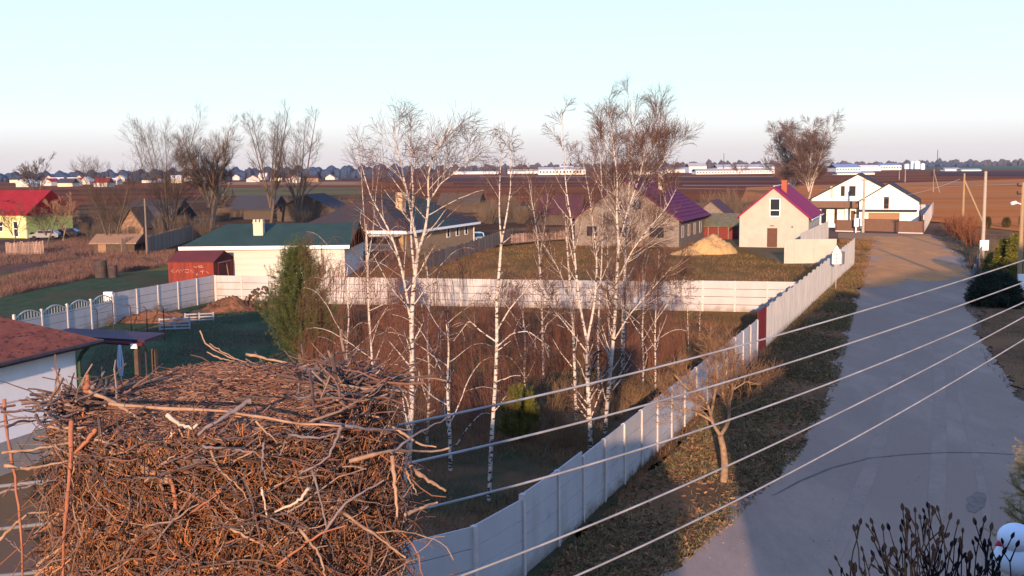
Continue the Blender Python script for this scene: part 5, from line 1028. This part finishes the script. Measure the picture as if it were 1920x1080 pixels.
# ------------------------------------------------------------------ far woods
def wood(name, label, x0, x1, yb, yts, m, n, depth=80, seed=1):
    """a distant wood: thousands of small upright twig and leaf clumps spread over a belt"""
    r_ = np.random.default_rng(seed); mb = MB(); xs = r_.uniform(x0, x1, n); Y0 = G((x0+x1)/2, yb).y; ph = r_.uniform(0, 6, 4)
    for x in xs:
        Y = Y0+r_.uniform(0, depth); f_ = (x-x0)/(x1-x0); yt = np.interp(f_, np.linspace(0, 1, len(yts)), yts)
        h = PD(x, yt, Y0).z*(.8+.18*math.sin(x*.21+ph[0])+.1*math.sin(x*.53+ph[1]))*r_.uniform(.8, 1.1); X = PD(x, yt, Y).x; w_ = r_.uniform(2.5, 5.5); k = 7
        a = np.linspace(0, 2*np.pi, k+1)[:-1]; z = [(0, .5), (h*.35, .9), (h*.7, .95), (h*.9, .7), (h, .2)]
        V = [(X+w_*rr2*math.cos(t_)*r_.uniform(.7, 1.3), Y+w_*rr2*math.sin(t_), zz*r_.uniform(.93, 1.05)) for zz, rr2 in z for t_ in a]
        mb.add(V, [(i*k+j, i*k+(j+1) % k, i*k+k+(j+1) % k, i*k+k+j) for i in range(4) for j in range(k)])
    return tag(mb.build(name, m), label, None, None, 'stuff')
M['farwood'] = mat('far_wood', (.07, .055, .055), (.045, .045, .05), .02, .95); M['hazy_wood'] = mat('far_wood_haze_blue', (.035, .055, .1), (.03, .045, .085), .02, .95)  # the bluish one has the haze of distance painted into its colour
wood('far_wood', None, -60, 760, 338, [323, 323, 321, 318, 316, 314, 311, 309], M['hazy_wood'], 2600, 200, 1)
wood('far_wood', None, 740, 1300, 322, [311, 309, 306, 304, 303], M['farwood'], 650, 200, 2)
wood('far_wood', None, 1280, 1460, 319, [303, 301, 300, 302, 301], M['farwood'], 240, 200, 3)
wood('far_wood', None, 1560, 1990, 312.5, [300, 303, 300, 298, 299, 298, 297], M['farwood'], 560, 200, 4)
wood('far_wood', None, 1720, 1840, 314, [302, 303, 304], M['hazy_wood'], 110, 60, 5)
# ------------------------------------------------------------------ the stork nest
NX, NY, NZ = -1.26, 4.6, 9.0; RX, RY = .62, .68
nest = thing('stork_nest', 'huge stork nest of piled sticks and earth on a pole, filling the lower left', 'nest', (NX, NY, NZ))
M['nestcore'] = mat('nest_fibre', (.2, .075, .03), (.06, .025, .014), 14, .95, 1.5, (1, 1, 1.3), c3=(.34, .15, .05), s3=5, t3=(.5, .7))
M['nesttop'] = mat('nest_litter', (.2, .105, .075), (.1, .058, .045), 30, .95, 1.2, c3=(.26, .14, .09), s3=4, t3=(.45, .7))
M['fibre'] = ramp_island('fibre', [(.04, .018, .012), (.16, .06, .028), (.34, .125, .045), (.2, .08, .035), (.42, .2, .085), (.08, .038, .025)])
M['stick'] = ramp_island('stick', [(.04, .028, .028), (.16, .085, .055), (.07, .05, .045), (.3, .2, .14), (.09, .08, .09), (.2, .09, .055), (.05, .038, .036)])
M['chip'] = ramp_island('chip', [(.07, .035, .025), (.22, .1, .06), (.11, .05, .032), (.34, .19, .11), (.15, .07, .045)])
def nr(a, z):      # radius factor of the nest side at angle a, height z (0 top, negative down)
    t = -z; lump = 1+.035*math.sin(3*a+1)+.03*math.sin(7*a+2.3)+.02*math.sin(13*a+z*9)
    return lump*(1.0+.10*min(t/.35, 1)-.28*max(0, (t-.75))/.5)
def topz(x, y):    # gentle mound: middle higher than the near rim
    d = math.hypot(x/RX, y/RY); return .055*(1-d*d)+.03*y/RY-.045*max(0, -y/RY)*0+.02*math.sin(x*7+1)*math.sin(y*6)+ .05*max(0, d-.8)*5*(.3+.7*(.5+.5*math.sin(2*math.atan2(y, x)+.6)))*.2
mb = MB(); NA, NZs = 96, 26; V = []
for j in range(NZs+1):
    z = -1.15*j/NZs
    for i in range(NA):
        a = 2*math.pi*i/NA; f = nr(a, z)*(1+.02*rng.normal())-.035; V.append((RX*f*math.cos(a), RY*f*math.sin(a), z+.012*rng.normal()))
mb.add(V, [(j*NA+i, j*NA+(i+1) % NA, (j+1)*NA+(i+1) % NA, (j+1)*NA+i) for j in range(NZs) for i in range(NA)]+[tuple(range(NZs*NA, (NZs+1)*NA))])
mb.build('earth_core', M['nestcore'], nest, smooth=True)
mb = MB(); NR = 26; V = [(0, 0, topz(0, 0))]
for j in range(1, NR+1):
    for i in range(NA):
        a = 2*math.pi*i/NA; f = (j/NR)*(nr(a, 0)-.02); x, y = RX*f*math.cos(a), RY*f*math.sin(a); V.append((x, y, topz(x, y)+.006*rng.normal()+.004))
mb.add(V, [(0, 1+i, 1+(i+1) % NA) for i in range(NA)]+[(1+(j-1)*NA+i, 1+j*NA+i, 1+j*NA+(i+1) % NA, 1+(j-1)*NA+(i+1) % NA) for j in range(1, NR) for i in range(NA)])
mb.build('earth_top', M['nesttop'], nest, smooth=True)
# fine fibres and rootlets over the side
def side_pt(a, z, off=0.0): f = nr(a, z); return np.array([RX*f*math.cos(a)+off*math.cos(a), RY*f*math.sin(a)+off*math.sin(a), z])
def side_sticks(n, Lr, rr, off, K=5, cur=.25, horiz=.5, amin=math.pi, amax=2*math.pi, out=.0, zr=(-1.1, .0), droop=0):
    Ls = []; Rs = []
    for _ in range(n):
        a = rng.uniform(amin, amax); z = rng.uniform(*zr); p = side_pt(a, z, rng.uniform(*off)); tn = np.array([-RX*math.sin(a), RY*math.cos(a), 0]); tn = unit(tn); no = np.array([math.cos(a), math.sin(a), 0])
        th = rng.normal(0, horiz)*1.0 if rng.random() < .7 else rng.uniform(0, math.pi); d = unit(tn*math.cos(th)+np.array([0, 0, 1])*math.sin(th)+no*rng.normal(0, .18+out)); L = rng.uniform(*Lr); st = L/(K-1); q = p-d*L/2; pts = [q]
        for k in range(K-1):
            d = unit(d+rng.normal(size=3)*cur+np.array([0, 0, -droop])); q = q+d*st; pts.append(q)
        P = np.array(pts)
        # keep the stick outside the core
        for k in range(K):
            x, y, zz = P[k]; rr_ = math.hypot(x/RX, y/RY); need = nr(math.atan2(y/RY, x/RX), min(zz, 0))-.01
            if zz < .0 and rr_ < need: P[k, 0] *= need/rr_; P[k, 1] *= need/rr_
        r = rng.uniform(*rr); Ls.append(P); Rs.append(np.linspace(r, r*.6, K))
    return Ls, Rs
A0_, A1_ = math.pi*.93, math.pi*2.07
mb = MB(); put(mb, *side_sticks(9000, (.03, .13), (.0012, .0035), (-.012, .03), 4, .3, .9, A0_, A1_), 3); tag(mb.build('fibre_mat', M['fibre'], nest), kind='stuff')
mb = MB(); put(mb, *side_sticks(2700, (.12, .36), (.0014, .0042), (-.005, .06), 7, .25, .6, A0_, A1_, .05, droop=.03), 4); tag(mb.build('twig_mass', M['stick'], nest), kind='stuff')
# hanging rootlets from the rim
mb = MB(); Ls = []; 
for _ in range(900):
    a = rng.uniform(A0_, A1_); p = side_pt(a, rng.uniform(-.8, -.03), rng.uniform(.0, .05)); Ls.append(branch(p, unit(np.array([rng.normal()*.5, rng.normal()*.2-.1, -.6])), rng.uniform(.08, .3), 6, .22, -.12))
put(mb, Ls, [np.linspace(r, r*.5, 6) for r in rng.uniform(.0015, .004, 900)], 3); tag(mb.build('hanging_rootlets', M['fibre'], nest), kind='stuff')
# litter on top
mb = MB(); Ls = []; Rs = []
for _ in range(12000):
    a = rng.uniform(0, 2*math.pi); f = math.sqrt(rng.random())*1.03; x, y = RX*f*math.cos(a), RY*f*math.sin(a); an = rng.normal(.15, .7) if rng.random() < .4 else rng.uniform(0, 3.14); L = rng.uniform(.01, .07); d = np.array([math.cos(an), math.sin(an), rng.normal()*.12])
    p = np.array([x, y, topz(x, y)+rng.uniform(.002, .014)]); Ls.append(np.array([p-d*L/2, p+rng.normal(size=3)*.003, p+d*L/2])); Rs.append([rng.uniform(.001, .0032)]*3)
put(mb, Ls, Rs, 3); tag(mb.build('top_litter', M['chip'], nest), kind='stuff')
# rim twigs, mostly lying round the edge
mb = MB(); Ls = []; Rs = []
for _ in range(800):
    a = rng.uniform(0, 2*math.pi); f = rng.uniform(.9, 1.08); L = rng.uniform(.1, .36); x, y = RX*f*math.cos(a), RY*f*math.sin(a); tn = unit(np.array([-RX*math.sin(a), RY*math.cos(a), 0])); d = unit(tn+rng.normal(size=3)*np.array([.35, .35, .12])); p = np.array([x, y, topz(x, y)*.5+rng.uniform(-.1, -.01)])
    B = branch(p-d*L/2, d, L, 6, .14, 0); r = rng.uniform(.0018, .0048); Ls.append(B); Rs.append(np.linspace(r, r*.6, 6))
put(mb, Ls, Rs, 4); tag(mb.build('rim_twigs', M['stick'], nest), kind='stuff')
# heap of twigs on the right shoulder and the left shoulder
mb = MB(); Ls = []; Rs = []
for (cx, cy_, sx, n) in ((.5, -.02, .1, 230), (-.54, -.2, .1, 120), (.35, .5, .2, 30)):
    for _ in range(n):
        p = np.array([cx+rng.normal()*sx, cy_+rng.normal()*.14, abs(rng.normal())*.035+.01]); d = unit(rng.normal(size=3)*np.array([1, .8, .22])); L = rng.uniform(.12, .38); B = branch(p-d*L/2, d, L, 6, .16, 0); r = rng.uniform(.003, .008); Ls.append(B); Rs.append(np.linspace(r, r*.55, 6))
put(mb, Ls, Rs, 4); tag(mb.build('shoulder_twigs', M['stick'], nest), kind='stuff')
# the large sticks one can follow: pixel paths at a distance, each a part
M['palestick'] = mat('pale_stick', (.36, .23, .15), (.22, .13, .085), 12, .8, .2, rnd=1); M['greystick'] = mat('grey_stick', (.2, .16, .16), (.13, .1, .1), 12, .85, .2); M['redstick'] = mat('red_brown_stick', (.33, .13, .075), (.22, .09, .055), 12, .85, .2); M['barestick'] = mat('bleached_stick', (.5, .4, .32), (.38, .3, .23), 12, .7)
def stick(pts, r, m):
    P = [np.array(PD(x, y, Y))-np.array([NX, NY, NZ]) for x, y, Y in pts]; Q = smooth_line(P, 14); Q[1:-1] += rng.normal(size=(12, 3))*.0022; r *= .72; R_ = np.linspace(r, r*.5, 14)*(1+.12*rng.normal(size=14)); mb = MB(); put(mb, [Q], [R_], 7); return mb.build('stick', m, nest, smooth=True)
pa, gr_, rd, wh = M['palestick'], M['greystick'], M['redstick'], M['barestick']
for s_ in [
 ([(205,757,4.12),(300,767,4.02),(420,768,3.97),(500,783,3.95),(560,797,3.93),(640,799,3.95)], .011, pa), ([(167,733,4.3),(230,765,4.15),(262,784,4.05)], .012, pa), ([(180,735,4.5),(210,727,4.5),(300,712,4.9),(340,703,5.1),(382,690,5.25)], .011, pa),
 ([(375,620,5.3),(392,652,5.28),(430,670,5.25),(462,680,5.25)], .006, pa), ([(393,644,5.3),(420,662,5.28),(450,676,5.25)], .005, pa), ([(388,660,5.3),(412,672,5.28),(440,677,5.25)], .007, pa),
 ([(460,664,5.3),(500,673,5.3),(570,686,5.3)], .01, pa), ([(626,682,5.15),(670,697,5.1),(712,708,5.05)], .011, pa), ([(162,735,4.3),(165,715,4.3),(163,702,4.3)], .02, rd), ([(172,728,4.4),(185,712,4.4),(195,697,4.4)], .013, gr_),
 ([(8,749,4.35),(9,790,4.3),(14,830,4.25),(28,900,4.2),(35,960,4.15),(40,1010,4.1),(42,1080,4.1)], .010, rd), ([(0,765,4.3),(25,783,4.3),(60,785,4.3),(100,780,4.25)], .007, gr_), ([(0,758,4.5),(60,748,4.5),(130,742,4.5)], .006, gr_), ([(50,745,4.3),(80,772,4.25),(120,785,4.2),(150,800,4.1)], .008, gr_), ([(35,770,4.3),(90,768,4.3),(140,758,4.3)], .007, gr_),
 ([(0,800,4.3),(60,790,4.25),(110,775,4.2)], .006, gr_), ([(5,849,4.2),(60,845,4.1),(130,830,4.0),(180,828,3.95)], .009, pa), ([(10,873,4.2),(50,880,4.15),(90,872,4.05),(150,860,4.0)], .010, pa), ([(0,925,4.3),(50,912,4.2),(110,900,4.0)], .007, gr_), ([(0,1012,4.3),(50,962,4.2),(90,960,4.1)], .009, pa), ([(12,1010,4.2),(40,1035,4.15)], .005, gr_), ([(70,1060,4.1),(110,1030,4.05),(150,1010,3.95)], .011, pa),
 ([(134,790,3.98),(133,840,3.93),(130,900,3.9),(122,970,3.88),(118,1080,3.88)], .013, rd), ([(180,805,3.95),(160,830,3.93),(140,850,3.92)], .014, rd), ([(313,778,3.92),(340,798,3.9),(365,803,3.9),(371,795,3.9)], .012, wh), ([(322,824,3.92),(322,806,3.92)], .006, wh),
 ([(178,825,3.9),(210,832,3.88),(235,838,3.88)], .007, pa), ([(205,846,3.9),(240,862,3.88),(275,876,3.87),(318,888,3.86)], .012, pa), ([(318,888,3.86),(325,920,3.85),(332,960,3.85),(340,1010,3.86),(345,1040,3.87)], .012, rd), ([(268,882,3.87),(300,897,3.86),(312,905,3.85)], .02, pa), ([(300,905,3.85),(307,940,3.85),(322,966,3.85),(330,975,3.85)], .016, pa), ([(312,905,3.85),(314,885,3.85)], .013, pa),
 ([(210,855,3.9),(205,880,3.88),(195,915,3.88)], .009, gr_), ([(262,913,3.86),(290,885,3.85),(330,850,3.86)], .009, pa), ([(302,822,3.92),(300,850,3.9),(300,875,3.9)], .009, gr_), ([(470,752,4.0),(430,775,3.95),(400,795,3.9),(372,815,3.9)], .015, gr_), ([(480,790,3.92),(500,810,3.9),(520,830,3.9)], .006, pa),
 ([(380,836,3.88),(430,842,3.86),(480,848,3.86)], .008, gr_), ([(395,845,3.88),(410,880,3.86),(450,915,3.85),(465,940,3.85)], .007, pa), ([(415,920,3.85),(370,955,3.85),(330,975,3.86)], .010, rd), ([(495,830,3.88),(490,870,3.87),(500,900,3.86)], .007, gr_), ([(490,915,3.85),(500,965,3.85)], .007, wh), ([(580,915,3.87),(560,940,3.86),(515,960,3.86)], .009, wh),
 ([(560,800,3.95),(600,785,4.0),(640,770,4.1),(690,740,4.3)], .008, pa), ([(600,790,3.97),(660,800,4.0),(700,806,4.1),(770,805,4.3)], .010, gr_), ([(540,815,3.93),(600,822,3.95),(640,810,4.0)], .008, gr_), ([(640,800,3.97),(615,860,3.92),(560,890,3.9)], .009, gr_), ([(655,865,4.0),(700,852,4.0),(735,845,4.1),(780,845,4.3),(810,850,4.4),(842,840,4.45)], .011, pa),
 ([(735,855,4.1),(738,890,4.08),(742,930,4.06),(745,970,4.05)], .013, pa), ([(770,875,4.2),(800,900,4.25),(835,920,4.3)], .013, pa), ([(760,965,4.2),(800,948,4.3),(820,942,4.35)], .011, pa), ([(735,850,4.1),(770,820,4.2),(810,800,4.35),(850,775,4.5)], .008, gr_), ([(700,700,4.9),(640,690,4.9)], .01, gr_), ([(630,738,4.4),(655,770,4.35)], .016, pa), ([(650,760,4.3),(625,745,4.32)], .01, pa),
 ([(690,1000,4.0),(740,995,4.05),(800,1005,4.15),(845,1028,4.2),(850,1050,4.2)], .005, pa), ([(640,960,3.95),(700,1000,4.0),(760,1045,4.05)], .009, pa), ([(560,990,3.88),(600,1040,3.88),(610,1080,3.9)], .009, pa), ([(760,880,4.1),(780,925,4.15)], .006, pa), ([(430,990,3.86),(480,1015,3.86),(495,1025,3.86)], .009, pa), ([(235,990,3.87),(250,1020,3.87),(262,1060,3.88)], .011, pa),
 ([(700,720,4.8),(750,730,4.75),(780,745,4.7)], .007, gr_), ([(735,800,4.4),(790,835,4.4),(818,838,4.4)], .009, pa), ([(300,1080,3.88),(420,1062,3.87),(460,1060,3.87)], .009, pa), ([(200,995,3.88),(260,940,3.87),(310,915,3.86)], .008, rd), ([(90,800,4.1),(140,805,4.0),(160,800,3.98)], .01, pa), ([(560,720,4.6),(600,700,4.7),(640,690,4.75)], .008, gr_),
 ([(605,1000,3.9),(650,940,3.93),(720,900,4.0)], .008, gr_), ([(520,1060,3.87),(600,1000,3.88),(650,985,3.9)], .008, rd), ([(585,880,3.9),(600,930,3.89),(612,990,3.9)], .007, gr_)]: stick(*s_)
# pole and steel ring under the nest
mb = MB(); mb.tube([(0, 0, -NZ), (0, 0, -1.0)], .16, 12); mb.build('pole', M['cpole'], nest)
mb = MB(); mb.tube([(RX*.7*math.cos(a), RY*.7*math.sin(a), -1.17) for a in np.linspace(0, 2*math.pi, 25)], .03, 6); mb.build('platform_ring', M['metal_dark'], nest)
for a in range(4): mb = MB(); mb.tube([(0, 0, -1.19), (RX*.7*math.cos(a*math.pi/2), RY*.7*math.sin(a*math.pi/2), -1.19)], .03, 6); mb.build('platform_arm', M['metal_dark'], nest)
# ------------------------------------------------------------------ haze: one closed box of thin even air
hz = MB(); hz.box(-4000, -80, -1, 4000, 4600, 70); ho = hz.build('haze'); ho['kind'] = 'stuff'
hm = bpy.data.materials.new('haze'); hm.use_nodes = True; n = hm.node_tree; n.nodes.clear()
vo = n.nodes.new('ShaderNodeVolumePrincipled'); vo.inputs['Color'].default_value = (.72, .8, 1, 1); vo.inputs['Density'].default_value = .00005
oo = n.nodes.new('ShaderNodeOutputMaterial'); n.links.new(vo.outputs[0], oo.inputs['Volume']); ho.data.materials.append(hm)
